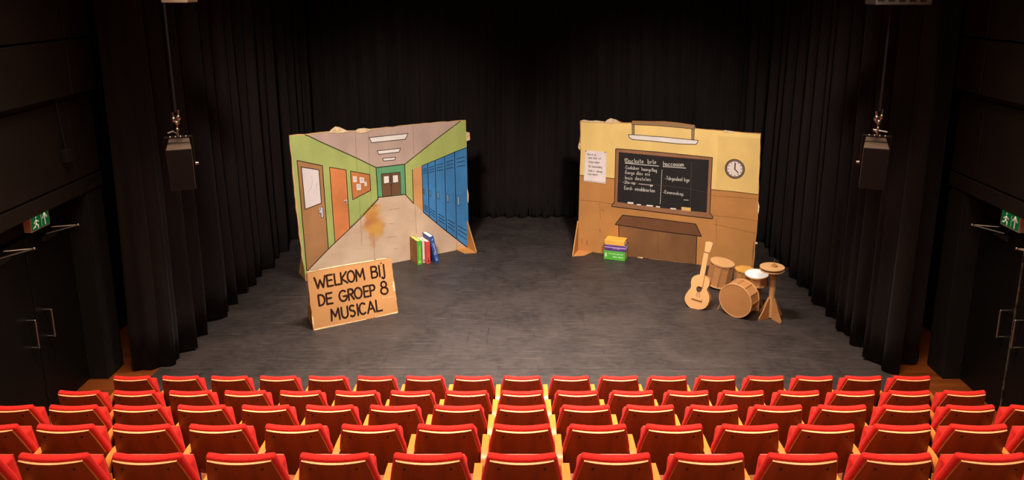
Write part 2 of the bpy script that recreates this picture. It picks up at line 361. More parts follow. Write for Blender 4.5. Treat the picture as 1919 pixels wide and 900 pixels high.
MB().box((RD - 0.012, 8.322, 0.02), (RD + 0.01, 8.338, 2.28)).build('meeting_strip', mat('mottled_strip', (150, 135, 118), 0.35, 0.5, 9, (1, 1, 1), metal=0.8), d3)  # metal strip, tone strongly mottled by noise

def exit_sign(s, X, label):
    y0, y1 = (8.33, 8.68); z0, z1 = 2.37, 2.575
    r = empty('exit_sign', (X, (y0 + y1) / 2, z0), label, 'sign')
    hw = (y1 - y0) / 2; h = z1 - z0
    MB().box((min(0, s*0.09), -hw, 0), (max(0, s*0.09), hw, h)).build('housing', mat('sign_white', (226, 214, 196), 0.5, 0.04), r, bevel=(0.004, 1))
    def emit(nm, c, e):
        m = mat(nm, c, 0.4, 0.03); b = m.node_tree.nodes['Principled BSDF']; b.inputs['Emission Color'].default_value = lin(c); b.inputs['Emission Strength'].default_value = e; return m
    G = emit('sign_green', (0, 110, 52), 0.35); Wm = emit('sign_pictogram', (225, 215, 190), 0.35)
    k = -s * 0.002
    MB().box((min(0, k), -hw + 0.014, 0.014), (max(0, k), hw - 0.014, h - 0.014)).build('green_face', G, r)
    k2 = -s * 0.003
    def pic(name, lines, wd):
        mb = MB()
        for ln in lines:
            for (a, b), (c, d) in zip(ln[:-1], ln[1:]):
                t = Vector((c - a, d - b)); t.normalize(); q = Vector((-t.y, t.x)) * wd / 2; e = t * wd * 0.4
                P = [(a - e.x + q.x, b - e.y + q.y), (a - e.x - q.x, b - e.y - q.y), (c + e.x - q.x, d + e.y - q.y), (c + e.x + q.x, d + e.y + q.y)]
                mb.prism([(u, v) for u, v in P], k2, 0, lambda u, v, dd: (dd, u, v))
        return mb.build(name, Wm, r)
    g = 1.0 if s < 0 else -1.0                      # reading direction along the wall
    pic('arrow', [[(g*0.085, 0.035), (g*0.085, 0.165)], [(g*0.045, 0.115), (g*0.085, 0.168), (g*0.125, 0.115)]], 0.020)
    pic('divider', [[(g*0.02, 0.03), (g*0.02, 0.16)]], 0.006)
    man = [[(g*-0.075, 0.155), (g*-0.07, 0.165)], [(g*-0.075, 0.125), (g*-0.08, 0.085)], [(g*-0.08, 0.085), (g*-0.05, 0.06), (g*-0.05, 0.03)], [(g*-0.08, 0.085), (g*-0.105, 0.055), (g*-0.135, 0.045)], [(g*-0.115, 0.10), (g*-0.075, 0.125), (g*-0.035, 0.105)]]
    pic('running_figure', man, 0.019)
    return r
exit_sign(-1, -5.74, 'green emergency exit sign above the doors on the left wall')
exit_sign(1, 5.82, 'green emergency exit sign above the doors on the right wall')

# ---- raked seating steps
R0Y, DY = 7.67, 0.953
ROWZ = [0.0, 0.375, 0.795, 1.22, 1.64, 2.05]
for k in range(1, 6):
    y1 = R0Y - DY * (k - 1) - 0.1
    o = MB().box((-5.79, y1 - (DY if k < 5 else 1.6), 0), (5.86, y1, ROWZ[k])).build('seating_step', M_OAK)
    tag(o, 'oak covered step carrying seat row %d behind the front row' % k, kind='structure')

# ---- curtains
def curtain(name, path, z0, z1, lam, amp, seed, label, step=0.022):
    rnd = random.Random(seed); P = [Vector(p) for p in path]; seg = [(b - a).length for a, b in zip(P[:-1], P[1:])]; tot = sum(seg)
    n = int(tot / step); ph = [rnd.uniform(0, 6.28) for _ in range(10)]
    nz = 15; vs = []; pts = []
    for i in range(n + 1):
        s = tot * i / n; k = 0; q = s
        while k < len(seg) - 1 and q > seg[k]: q -= seg[k]; k += 1
        p = P[k].lerp(P[k+1], min(1, q / seg[k])); t = (P[k+1] - P[k]).normalized()
        pts.append((s, p, Vector((-t.y, t.x))))
    # smooth normals and corners
    for _ in range(12):
        new = [pts[0]]
        for i in range(1, n): new.append((pts[i][0], (pts[i-1][1] + pts[i][1] * 2 + pts[i+1][1]) / 4, (pts[i-1][2] + pts[i][2] * 2 + pts[i+1][2]).normalized()))
        new.append(pts[-1]); pts = new
    for i in range(n + 1):
        s, p, nn = pts[i]
        for j in range(nz):
            f = j / (nz - 1); z = z0 + (z1 - z0) * f
            warp = 1.3 * sin(s * 1.1 + ph[0]) + 0.9 * sin(s * 2.7 + ph[1]) + 0.55 * sin(s * 0.9 + f * 5 + ph[2])
            a = 2 * pi * s / lam + warp
            q = sin(a) + 0.30 * sin(2 * a + ph[3] + f * 1.5) + 0.38 * sin(0.43 * a + ph[4]) + 0.16 * sin(3.7 * a + ph[5] + f * 3)
            lo = 1.15 - 0.45 * min(1, f * 1.4)
            d = amp * lo * (abs(q) ** 0.85) * (1 if q > 0 else -1)
            lat = Vector((nn.y, -nn.x)) * (0.25 * amp * sin(2 * a + 0.7) * lo)
            zz = z + (0.02 * sin(0.5 * a + ph[6]) + 0.012 * sin(a) + 0.02 if j == 0 else 0)
            vs.append((p.x + nn.x * d + lat.x, p.y + nn.y * d + lat.y, zz))
    fs = [(i * nz + j, (i + 1) * nz + j, (i + 1) * nz + j + 1, i * nz + j + 1) for i in range(n) for j in range(nz - 1)]
    mb = MB(); mb.add(vs, fs)
    o = mb.build(name, M_CURT, None, 80); so = o.modifiers.new('cloth', 'SOLIDIFY'); so.thickness = 0.006
    return tag(o, label, 'curtain', 'black stage curtains')
curtain('stage_curtain', [(-5.42, 9.72), (-5.3, 9.5), (-4.98, 9.42), (-4.90, 9.8), (-4.80, 14.25)], 0.0, 8.6, 0.46, 0.10, 3, 'long black side curtain on the left of the stage')
curtain('stage_curtain', [(5.60, 9.82), (5.4, 9.5), (5.02, 9.42), (4.97, 9.8), (5.03, 15.0)], 0.0, 8.6, 0.46, 0.10, 11, 'long black side curtain on the right of the stage')
curtain('stage_curtain', [(-5.2, 14.55), (-4.85, 14.6), (-4.72, 15.0), (-4.6, 16.0)], 0.0, 8.6, 0.34, 0.07, 5, 'short black curtain in the left rear corner of the stage')
curtain('stage_curtain', [(5.15, 15.25), (4.95, 15.4), (4.8, 16.1)], 0.0, 8.6, 0.34, 0.06, 8, 'short black curtain in the right rear corner of the stage')
curtain('stage_curtain', [(-4.75, 16.35), (4.85, 16.35)], 0.0, 8.6, 0.30, 0.055, 21, 'wide black backdrop curtain across the rear of the stage')

# ================================================================== LEFT FLAT: painted school corridor
def c1(x, y): return (530 + x * 0.35548, 210 + y * 0.35556)
def c2(x, y): return (1060 + x * 0.35548, 210 + y * 0.35556)
BL = at_z(573, 527); BR = at_z(877, 464.5)
lb = Board(BL, BR - BL, Vector((0, 0, 1)))
LF = empty('corridor_flat', lb.M, 'cardboard stage flat painted as a green school corridor with blue lockers', 'stage flat')
def P1(*pts): return [lb.loc(*c1(x, y)) for x, y in pts]
def roughen(poly, amp, step, seed, closed=True):
    r = random.Random(seed); out = []
    n = len(poly)
    for i in range(n if closed else n - 1):
        a = Vector(poly[i]); b = Vector(poly[(i+1) % n]); L = (b - a).length; k = max(1, int(L / step)); t = (b - a).normalized() if L > 0 else Vector((1, 0)); q = Vector((-t.y, t.x))
        for j in range(k):
            p = a.lerp(b, j / k)
            if j: p = p + q * r.uniform(-amp, amp)
            out.append((p.x, p.y))
    return out
tl = P1((35, 124))[0]; tr = P1((965, 43))[0]
u_br = (BR - BL).length
outline = roughen([(0.0, 0.0), (u_br, 0.0), P1((975, 560))[0], P1((967, 150))[0], tr, P1((690, 65))[0], P1((400, 98))[0], P1((245, 103))[0], tl, P1((60, 400))[0], P1((85, 650))[0]], 0.008, 0.12, 4)
MB().prism(outline, 0.0, 0.035, lambda a, b, d: (a, d, b)).build('cardboard_panel', M_CARD, LF)
# torn flaps on the rim
for nm, pts in (('torn_flap', [(243, 108), (258, 92), (277, 77), (300, 80), (322, 90), (348, 103), (300, 112)]), ('torn_flap', [(378, 104), (398, 89), (430, 85), (476, 92), (440, 106), (405, 112)]), ('torn_flap', [(964, 104), (983, 108), (986, 148), (968, 152)])):
    MB().prism(P1(*pts), -0.012, 0.02, lambda a, b, d: (a, d, b)).build(nm, M_TORN, LF)
for pts in ([(971, 400), (979, 430), (978, 480), (973, 470)],):
    MB().prism(P1(*pts), -0.004, 0.03, lambda a, b, d: (a, d, b)).build('torn_edge', M_TORN, LF)
# braces
def brace(root, u, sgn, length, height, plate):
    mb = MB().prism([(0, 0), (sgn * length, 0), (sgn * length, 0.04), (0, height)], u - 0.012, u + 0.012, lambda a, b, d: (d, -a, b))
    br = mb.build('brace', M_CARD_ORANGE, root)
    if plate:
        p0, p1, p2, p3 = plate
        MB().prism([p0, p1, p2, p3], 0.0, 0.012, lambda a, b, d: (a, b, d)).build('foot_plate', M_CARD_ORANGE, br)
brace(LF, u_br - 0.005, 1, 0.36, 0.56, [(u_br - 0.26, 0), (u_br - 0.005, 0), (u_br - 0.005, -0.36), (u_br - 0.22, -0.26)])
brace(LF, 0.02, -1, 0.46, 0.75, None)
G_L = paint('green', (164, 174, 98)); G_R = paint('green_light', (170, 180, 100)); G_T = paint('teal_green', (98, 156, 108))
CEIL = paint('mauve_ceiling', (186, 158, 142), 0.08); BROWN = paint('brown_door', (166, 118, 74), 0.16, 1.6); ORANGE = paint('orange_door', (214, 128, 74), 0.14, 2.0)
TAN = paint('tan_door', (204, 146, 92), 0.12, 2.0); BLUE = paint('locker_blue', (62, 124, 176), 0.16, 1.8); CORK = paint('cork', (190, 118, 66), 0.12); DARKBR = paint('dark_brown', (112, 78, 52), 0.1)
# corridor floor paint with an orange spill
fm, nt, N, L, b, tc, cr = stained_floor_paint()
sx = P1((480, 580))[0]
mp = N.new('ShaderNodeMapping'); mp.inputs['Location'].default_value = (-sx[0], 0, -sx[1]); L.new(tc.outputs['Object'], mp.inputs[0])
n1 = N.new('ShaderNodeTexNoise'); n1.inputs['Scale'].default_value = 4.5; n1.inputs['Detail'].default_value = 6; L.new(tc.outputs['Object'], n1.inputs[0])
mp2 = N.new('ShaderNodeMapping'); mp2.inputs['Rotation'].default_value = (0, radians(28), 0); mp2.inputs['Scale'].default_value = (2.9, 1, 1.35); L.new(mp.outputs[0], mp2.inputs[0])
ln = N.new('ShaderNodeVectorMath'); ln.operation = 'LENGTH'; L.new(mp2.outputs[0], ln.inputs[0])
ad = N.new('ShaderNodeMath'); ad.operation = 'MULTIPLY_ADD'; L.new(n1.outputs[0], ad.inputs[0]); ad.inputs[1].default_value = -1.3; L.new(ln.outputs['Value'], ad.inputs[2])
mr = N.new('ShaderNodeMapRange'); mr.inputs[1].default_value = 0.02; mr.inputs[2].default_value = -0.30; mr.inputs[3].default_value = 0.0; mr.inputs[4].default_value = 0.9; L.new(ad.outputs[0], mr.inputs[0])
mx = N.new('ShaderNodeMix'); mx.data_type = 'RGBA'; L.new(mr.outputs[0], mx.inputs[0]); L.new(cr.outputs[0], mx.inputs[6]); 
n3 = N.new('ShaderNodeTexNoise'); n3.inputs['Scale'].default_value = 2.4; L.new(tc.outputs['Object'], n3.inputs[0])
c3r = N.new('ShaderNodeValToRGB'); L.new(n3.outputs[0], c3r.inputs[0]); c3r.color_ramp.elements[0].position = 0.42; c3r.color_ramp.elements[0].color = lin((182, 114, 52)); c3r.color_ramp.elements[1].position = 0.6; c3r.color_ramp.elements[1].color = lin((206, 150, 62))
L.new(c3r.outputs[0], mx.inputs[7]); L.new(mx.outputs[2], b.inputs['Base Color'])
sheet('painted_corridor_floor', P1((502, 452), (648, 434), (690, 482), (740, 527), (975, 718), (915, 700), (910, 735), (760, 764), (580, 796), (130, 838)), fm, LF, 1)
sheet('painted_left_wall', P1((37, 126), (120, 122), (200, 158), (330, 215), (491, 293), (502, 462), (130, 838), (122, 858), (117, 860)), G_L, LF, 1)
sheet('painted_ceiling', P1((120, 122), (240, 106), (400, 100), (680, 68), (935, 47), (642, 275), (491, 293), (330, 215), (200, 158)), CEIL, LF, 1)
sheet('painted_right_wall', P1((935, 47), (964, 46), (970, 187), (733, 284), (684, 303), (690, 482), (648, 440), (642, 275)), G_R, LF, 1)
sheet('painted_end_wall', P1((491, 293), (642, 275), (648, 436), (502, 452)), G_T, LF, 1)
d = sheet('painted_double_door', P1((518, 326), (618, 317), (622, 433), (525, 446)), DARKBR, LF, 2)
for q in (((530, 338), (559, 335), (561, 373), (532, 378)), ((578, 333), (607, 331), (609, 370), (580, 374))):
    sheet('painted_pane', P1(*q), M_WHITE, d, 3)
strokes('door_outline', [P1((518, 326), (618, 317), (622, 433)), P1((518, 326), (525, 446)), P1((568, 322), (573, 440)), P1((530, 338), (559, 335), (561, 373), (532, 378), (530, 338)), P1((578, 333), (607, 331), (609, 370), (580, 374), (578, 333)), P1((563, 385), (577, 384))], 0.009, M_INK, d, 4)
for q in (((455, 135), (660, 113), (645, 143), (468, 162)), ((497, 205), (620, 191), (612, 211), (506, 223)), ((525, 245), (595, 238), (590, 252), (531, 258))):
    s_ = sheet('painted_ceiling_light', P1(*q), M_WHITE, LF, 2); strokes('light_outline', [P1(*q, q[0])], 0.012, M_INK, s_, 3)
d = sheet('painted_brown_door', P1((75, 255), (208, 283), (240, 722), (127, 836)), BROWN, LF, 2)
sheet('painted_window', P1((97, 290), (190, 305), (203, 480), (118, 513)), paint('window_white', (218, 205, 198), 0.06), d, 3)
strokes('door_outline', [P1((126, 836), (75, 255), (208, 283), (240, 722)), P1((97, 290), (190, 305), (203, 480), (118, 513), (97, 290))], 0.014, M_INK, d, 4)
strokes_each('window_smudge', [P1((150, 335), (156, 365), (150, 400)), P1((163, 430), (180, 370), (178, 440)), P1((135, 420), (150, 395))], 0.006, paint('smudge', (176, 166, 172)), d, 4)
hd = sheet('painted_handle', P1((190, 518), (197, 500), (212, 500), (214, 556), (203, 558), (200, 534), (190, 532)), paint('grey', (196, 196, 200)), d, 4)
strokes('handle_outline', [P1((190, 518), (199, 515), (199, 501), (211, 500), (214, 556), (203, 558), (201, 533), (190, 532), (190, 518))], 0.008, M_INK, hd, 5)
d = sheet('painted_orange_door', P1((246, 291), (333, 305), (353, 612), (275, 690)), ORANGE, LF, 2)
strokes('door_outline', [P1((275, 690), (246, 291), (333, 305), (353, 612))], 0.013, M_INK, d, 3)
hd = strokes('painted_handle', [P1((324, 468), (338, 466)), P1((334, 456), (337, 486))], 0.014, paint('grey'  , (196, 196, 200)), d, 4); strokes('handle_outline', [P1((324, 474), (334, 472), (337, 488)), P1((331, 456), (338, 455))], 0.006, M_INK, hd, 5)
nb = sheet('painted_notice_board', P1((356, 311), (458, 330), (463, 413), (368, 462)), CORK, LF, 2)
strokes('board_outline', [P1((356, 311), (458, 330), (463, 413), (368, 462), (356, 311))], 0.013, M_INK, nb, 3)
for x0, y0, x1, y1 in ((369, 338, 389, 370), (404, 344, 428, 375), (388, 379, 411, 412), (429, 367, 442, 391)):
    nt_ = sheet('painted_note', P1((x0, y0), (x1, y0 + 2), (x1 + 1, y1 - 2), (x0 + 2, y1)), M_WHITE, nb, 4)
    strokes('note_lines', [P1((x0 + 4, y0 + 8 + 6 * i), (x1 - 3, y0 + 8 + 6 * i)) for i in range(3)], 0.005, paint('pencil', (120, 110, 105)), nt_, 5)
d = sheet('painted_tan_door', P1((684, 303), (732, 286), (739, 526), (690, 480)), TAN, LF, 2)
strokes('door_outline', [P1((683, 303), (688, 480))], 0.014, M_INK, d, 3)
vt = [((733, 284), (740, 526)), ((763, 271), (772, 553)), ((802, 255), (811, 586)), ((852, 234), (862, 627)), ((905, 211), (916, 670)), ((969, 187), (982, 720))]
for i in range(5):
    (a, b_), (c_, d_) = vt[i], vt[i+1]
    lk = sheet('painted_locker', P1(a, c_, d_, b_), BLUE, LF, 2)
    strokes('locker_outline', [P1(b_, a, c_), P1(b_, d_)] + ([P1(c_, d_)] if i < 4 else []), 0.013, M_INK, lk, 3)
    def lerp(p, q, t): return (p[0] + (q[0] - p[0]) * t, p[1] + (q[1] - p[1]) * t)
    def uv(u, v): return lerp(lerp(a, c_, u), lerp(b_, d_, u), v)
    strokes_each('vent_slot', [P1(uv(0.16, v), uv(0.82, v)) for v in (0.085, 0.128, 0.171)] + [P1(uv(0.16, v), uv(0.82, v)) for v in (0.835, 0.88, 0.925)], 0.011, M_INK, lk, 4)
    hp = [uv(0.12, 0.50), uv(0.30, 0.50), uv(0.30, 0.60), uv(0.12, 0.60)]
    h_ = sheet('painted_handle', P1(*hp), paint('handle_blue', (120, 150, 172)), lk, 4); strokes('handle_outline', [P1(*hp, hp[0])], 0.009, M_INK, h_, 5)
strokes_each('painted_outline', [P1((118, 121), (140, 128), (155, 136), (200, 158), (330, 216), (400, 248), (491, 293)), P1((935, 48), (800, 150), (642, 276)), P1((491, 293), (642, 275)), P1((491, 293), (502, 460)), P1((642, 275), (648, 436)), P1((129, 838), (240, 722), (410, 560), (502, 460)), P1((648, 438), (690, 483)), P1((740, 527), (860, 627), (980, 720)), P1((502, 450), (648, 434))], 0.015, M_INK, LF, 3)
CREASE = paint('crease', (150, 124, 96)); CREASE2 = paint('crease_green', (112, 142, 74))
strokes_each('crease', [P1((381, 104), (388, 240)), P1((449, 92), (456, 275)), P1((685, 66), (690, 220)), P1((410, 560), (416, 700)), P1((478, 640), (484, 780)), P1((697, 495), (704, 640)), P1((917, 690), (915, 725))], 0.008, CREASE, LF, 3)
strokes_each('crease', [P1((389, 245), (392, 320)), P1((404, 455), (408, 560)), P1((457, 280), (459, 330)), P1((463, 415), (467, 495))], 0.008, CREASE2, LF, 3)
strokes_each('floor_scuff', [P1((555, 660), (595, 657)), P1((585, 722), (605, 720)), P1((560, 515), (615, 508)), P1((560, 590), (580, 588))], 0.007, paint('scuff', (150, 122, 100)), LF, 3)

# ================================================================== RIGHT FLAT: painted classroom
BL = at_z(1081, 469.5); BR = at_z(1411, 508)
rb = Board(BL, BR - BL, Vector((0, 0, 1)))
RF = empty('classroom_flat', rb.M, 'cardboard stage flat painted as a classroom with blackboard, clock and desk', 'stage flat')
def P2(*pts): return [rb.loc(*c2(x, y)) for x, y in pts]
u_br2 = (BR - BL).length
ol = roughen([(0.0, 0.0), (u_br2, 0.0), P2((1008, 640))[0], P2((1018, 435))[0], P2((1030, 113))[0]], 0.008, 0.14, 6, False) + roughen([P2((1030, 113))[0], P2((870, 103))[0], P2((685, 86))[0]], 0.008, 0.1, 12, False) + P2((684, 86), (680, 70), (600, 58), (520, 50), (440, 50), (352, 47), (345, 56), (300, 56), (268, 44), (238, 34), (218, 44), (205, 52), (160, 46), (132, 48), (95, 43), (75, 46), (77, 120), (70, 170), (79, 210), (74, 300), (72, 420), (68, 560))
ol2 = []
for p in ol:
    if not ol2 or (Vector(p) - Vector(ol2[-1])).length > 0.004: ol2.append(p)
MB().prism(ol2, 0.0, 0.035, lambda a, b, d: (a, d, b)).build('cardboard_panel', M_CARD_ORANGE, RF)
for pts in ([(204, 55), (218, 42), (236, 33), (266, 41), (288, 56), (240, 62)], [(832, 100), (838, 96), (890, 103), (886, 109), (840, 106)], [(76, 48), (95, 41), (130, 47), (160, 45), (205, 51), (200, 57), (120, 54)], [(72, 160), (66, 185), (74, 200), (80, 170)], [(1015, 470), (1022, 500), (1016, 540), (1012, 520)], [(380, 764), (408, 766), (406, 772), (382, 770)], [(1001, 686), (1012, 690), (1010, 696), (1000, 694)]):
    MB().prism(P2(*pts), -0.012, 0.02, lambda a, b, d: (a, d, b)).build('torn_flap', M_TORN, RF)
brace(RF, 0.012, 1, 0.36, 0.62, [(0.012, 0), (0.32, 0), (0.22, -0.25), (0.012, -0.36)])
brace(RF, u_br2 - 0.02, -1, 0.4, 0.6, None)
YEL = paint('wall_yellow', (234, 198, 120), 0.08, 1.6); YEL2 = paint('wall_yellow_patch', (224, 187, 112), 0.1, 1.6); FRAMEB = paint('frame_brown', (146, 100, 68), 0.1); BB = paint('blackboard', (34, 29, 27), 0.15, 3.0)
DESK = paint('desk_brown', (120, 80, 46), 0.14, 2.0); DESKT = paint('desk_top', (108, 68, 40), 0.1); CHALK = paint('chalk', (206, 198, 188), 0.1)
yw = sheet('painted_yellow_wall', P2((80, 52), (200, 58), (345, 60), (690, 88), (1026, 117), (1015, 435), (766, 408), (258, 351), (76, 333), (80, 210)), YEL, RF, 1)
sheet('painted_patch', P2((806, 125), (1022, 140), (1013, 428), (792, 404)), YEL2, yw, 2)
strokes_each('wall_line', [P2((74, 333), (100, 336), (258, 351)), P2((766, 408), (900, 421), (1015, 435))], 0.014, paint('line_brown', (92, 58, 34)), RF, 2)
CRB = paint('crease_brown', (150, 98, 52)); strokes_each('crease', [P2((72, 464), (150, 470), (246, 484)), P2((775, 545), (900, 556), (1008, 574)), P2((1006, 640), (985, 636), (780, 590)), P2((772, 440), (1010, 458)), P2((795, 560), (795, 700)), P2((486, 640), (488, 770)), P2((180, 480), (184, 560))], 0.008, CRB, RF, 2)
strokes_each('smudge_mark', [P2((180, 618), (182, 632)), P2((84, 672), (86, 690)), P2((112, 680), (113, 700)), P2((190, 512), (200, 520))], 0.02, paint('smudge_brown', (150, 98, 52)), RF, 2)
# hanging lamp
lp = sheet('painted_lamp', P2((331, 120), (345, 119), (520, 132), (699, 150), (696, 160), (687, 171), (600, 168), (460, 154), (350, 144), (336, 134)), M_WHITE, RF, 3)
strokes('lamp_outline', [P2((331, 120), (345, 119), (520, 132), (699, 150), (696, 160), (687, 171), (600, 168), (460, 154), (350, 144), (336, 134), (331, 120))], 0.012, M_INK, lp, 4)
for q in (((350, 64), (362, 65), (363, 120), (351, 119)), ((665, 88), (679, 90), (677, 146), (664, 145))):
    r_ = sheet('painted_lamp_rod', P2(*q), paint('rod_brown', (150, 122, 88)), RF, 3); strokes('rod_outline', [P2(q[0], q[3]), P2(q[1], q[2])], 0.008, M_INK, r_, 4)
br_ = sheet('painted_lamp_rail', P2((348, 49), (440, 52), (520, 53), (600, 60), (680, 72), (680, 90), (600, 82), (480, 72), (350, 66)), paint('rail_brown', (150, 116, 80)), RF, 3)
strokes('rail_outline', [P2((350, 66), (480, 72), (600, 82), (680, 90), (680, 72)), P2((348, 49), (350, 66))], 0.008, M_INK, br_, 4)
# blackboard
fr = sheet('painted_board_frame', P2((264, 195), (272, 193), (500, 212), (774, 240), (760, 534), (500, 506), (258, 480)), FRAMEB, RF, 3)
sheet('painted_blackboard', P2((281, 211), (500, 232), (756, 253), (743, 530), (500, 506), (272, 474)), BB, fr, 4)
strokes('frame_outline', [P2((258, 480), (264, 195), (272, 193), (500, 212), (774, 240), (760, 534))], 0.013, M_INK, fr, 5)
lg = sheet('painted_chalk_ledge', P2((258, 473), (272, 474), (500, 505), (743, 530), (760, 532), (776, 552), (774, 562), (600, 542), (420, 519), (243, 497), (245, 488)), FRAMEB, RF, 5)
strokes('ledge_outline', [P2((258, 473), (245, 488), (243, 497), (420, 519), (600, 542), (774, 562), (776, 552), (760, 532))], 0.013, M_INK, lg, 6)
def c3(x, y): return (1140 + x / 6.0, 270 + y / 6.0)
def P3(*pts): return [rb.loc(*c3(x, y)) for x, y in pts]
for q in (((217, 650), (283, 656), (282, 673), (218, 668)), ((322, 674), (368, 678), (367, 690), (321, 686)), ((430, 683), (503, 690), (501, 703), (428, 697)), ((537, 697), (582, 702), (580, 713), (536, 709)), ((699, 718), (763, 724), (762, 736), (698, 731))):
    sheet('painted_chalk', P3(*q), M_WHITE, lg, 7)
sp = sheet('painted_sponge', P3((823, 706), (928, 717), (927, 755), (822, 744)), paint('sponge', (214, 170, 104)), lg, 7)
def chalkline(text, x0, y0, x1, y1, h, lean=(-0.03, -1.0), wd=0.0075):
    k = (y1 - y0) / (x1 - x0)
    ls = lettering(rb, spread(text, x0, x1), lambda x: (x, y0 + k * (x - x0)), h, lean, c3)
    strokes('chalk_writing', ls, wd, CHALK, fr, 6)
chalkline('!Daclaite', 185, 208, 405, 216, 46, wd=0.0095); chalkline('brle', 446, 219, 548, 224, 46, wd=0.0095); chalkline('Haccoaam', 620, 242, 856, 250, 46, wd=0.0095)
strokes_each('chalk_rule', [P3((192, 214), (380, 232), (565, 247)), P3((615, 252), (760, 262), (868, 270))], 0.013, CHALK, fr, 6)
chalkline('.Cadaber', 185, 278, 355, 290, 36); chalkline('haurgcllag', 378, 297, 552, 312, 36)
chalkline('.Eargo dles ere', 182, 333, 475, 357, 36); chalkline('.bais deatslen', 178, 393, 485, 417, 38); chalkline('-2lo-op', 165, 440, 312, 452, 30, wd=0.008); chalkline('.Eerd- einobbierten', 170, 508, 530, 544, 40)
chalkline('-Tdrgealeel kge', 640, 400, 918, 424, 40); chalkline('-Eeeneekop', 618, 552, 852, 580, 36); chalkline('gp', 468, 470, 508, 474, 22, wd=0.008)
strokes_each('chalk_rule', [P3((345, 448), (500, 464)), P3((850, 628), (900, 631))], 0.010, CHALK, fr, 6)
strokes_each('chalk_divider', [P3((605 - 22 * t, 290 + 390 * t), (605 - 22 * (t + 0.045), 290 + 390 * (t + 0.045))) for t in [i / 14 for i in range(14)]], 0.009, CHALK, fr, 6)
strokes_each('board_crease', [P3((110, 408), (345, 440), (600, 465), (900, 500), (1110, 545)), P3((935, 200), (920, 790))], 0.006, paint('board_crease', (84, 66, 54)), fr, 5)
# clock painted on the wall
cx, cy = 892, 300
def ell(f): return [(cx + 53 * f * cos(i * pi / 16), cy + 52 * f * sin(i * pi / 16) + 0.05 * 53 * f * cos(i * pi / 16)) for i in range(32)]
ck = sheet('painted_clock', P2(*ell(1.0)), paint('clock_rim', (40, 28, 20)), RF, 3)
sheet('clock_ring', P2(*ell(0.92)), paint('clock_ring', (140, 112, 96)), ck, 4); sheet('clock_ring', P2(*ell(0.84)), paint('clock_rim', (40, 28, 20)), ck, 5); sheet('clock_dial', P2(*ell(0.77)), paint('dial', (226, 208, 196), 0.04), ck, 6)
strokes_each('clock_mark', [P2((cx + 53 * .63 * sin(i * pi / 6), cy - 52 * .63 * cos(i * pi / 6)), (cx + 53 * .69 * sin(i * pi / 6), cy - 52 * .69 * cos(i * pi / 6))) for i in range(12)], 0.013, M_INK, ck, 7)
strokes('clock_hand', [P2((cx, cy + 2), (cx + 2, cy - 29))], 0.02, M_INK, ck, 7); strokes('clock_hand', [P2((cx, cy), (cx + 17, cy + 20))], 0.018, M_INK, ck, 7)
# desk
dk = sheet('painted_desk', P2((280, 596), (690, 652), (687, 802), (500, 778), (282, 757)), DESK, RF, 2)
strokes_each('desk_outline', [P2((280, 596), (281, 660)), P2((692, 652), (687, 803))], 0.013, M_INK, dk, 3)
dt = sheet('painted_desk_top', P2((300, 543), (500, 566), (686, 590), (717, 655), (480, 626), (262, 592)), DESKT, RF, 4)
strokes('desk_outline', [P2((262, 592), (300, 543), (400, 554), (500, 566), (686, 590), (717, 655), (480, 626), (262, 592))], 0.014, M_INK, dt, 5)

# the sheet of paper pinned to the classroom flat
def c4(x, y): return (1085 + x * 0.1, 270 + y * 0.1)
def P4(*pts): return [rb.loc(*c4(x, y)) for x, y in pts]
pp = empty('pinned_note', rb.M, 'white handwritten sheet pinned to the classroom flat beside the blackboard', 'paper')
po = MB().prism(P4((125, 115), (512, 150), (500, 742), (92, 690)), -0.006, -0.008, lambda a, b, d: (a, d, b)).build('paper_sheet', mat('paper', (232, 216, 208), 0.8, 0.04), pp)
strokes('paper_fold', [P4((95, 672), (300, 700), (500, 722))], 0.006, paint('pencil', (120, 110, 105)), pp, 8)
for t, x0, y0, x1, y1 in (('Bacrts (i)', 165, 205, 330, 220), ('nune dateqsst', 175, 270, 420, 290), ('neuge nuberr', 180, 345, 400, 365), ('(Dis inarwoebbtg', 180, 430, 440, 455), ('Zeeds e fedrangs', 175, 510, 450, 535), ('-slot oasrn-', 165, 575, 365, 590)):
    k = (y1 - y0) / (x1 - x0)
    strokes('handwriting', lettering(rb, spread(t, x0, x1), lambda x: (x, y0 + k * (x - x0)), 40, (0, -1), c4), 0.006, paint('ink_grey', (84, 74, 72)), pp, 8)
for x, y in ((134, 128), (494, 153)):
    u, v = rb.loc(*c4(x, y)); MB().cyl((u, -0.008, v), (u, -0.02, v), 0.011, 0.008, 10).build('pin', M_BLACK, pp)

# ================================================================== WELCOME SIGN
def cs(x, y): return (560 + x * 0.23331, 420 + y * 0.23333)
sBL = at_z(*cs(118, 856)); sBR = at_z(*cs(799, 712)); ex = (sBR - sBL).normalized(); back = Vector((-ex.y, ex.x, 0))
sb = Board(sBL, ex, Vector((0, 0, 0.92)) + back * 0.155)
WS = empty('welcome_sign', sb.M, 'cardboard A-frame sign reading WELKOM BIJ DE GROEP 8 MUSICAL', 'sign')
def PS(*pts): return [sb.loc(*cs(x, y)) for x, y in pts]
so_ = roughen(PS((118, 858), (280, 824), (520, 776), (640, 748), (798, 708), (778, 560), (742, 275), (620, 292), (430, 322), (260, 352), (66, 386), (84, 560)), 0.006, 0.07, 9)
MB().prism(so_, 0.0, 0.018, lambda a, b, d: (a, d, b)).build('sign_board', M_CARD_SIGN, WS)
INK = mat('sign_ink', (46, 24, 16), 0.6, 0.15, 12, spec=0.2)
l1 = [('W', 134, 218), ('E', 232, 276), ('L', 293, 336), ('K', 345, 392), ('O', 396, 452), ('M', 464, 528), ('B', 588, 634), ('I', 652, 652), ('J', 664, 692)]
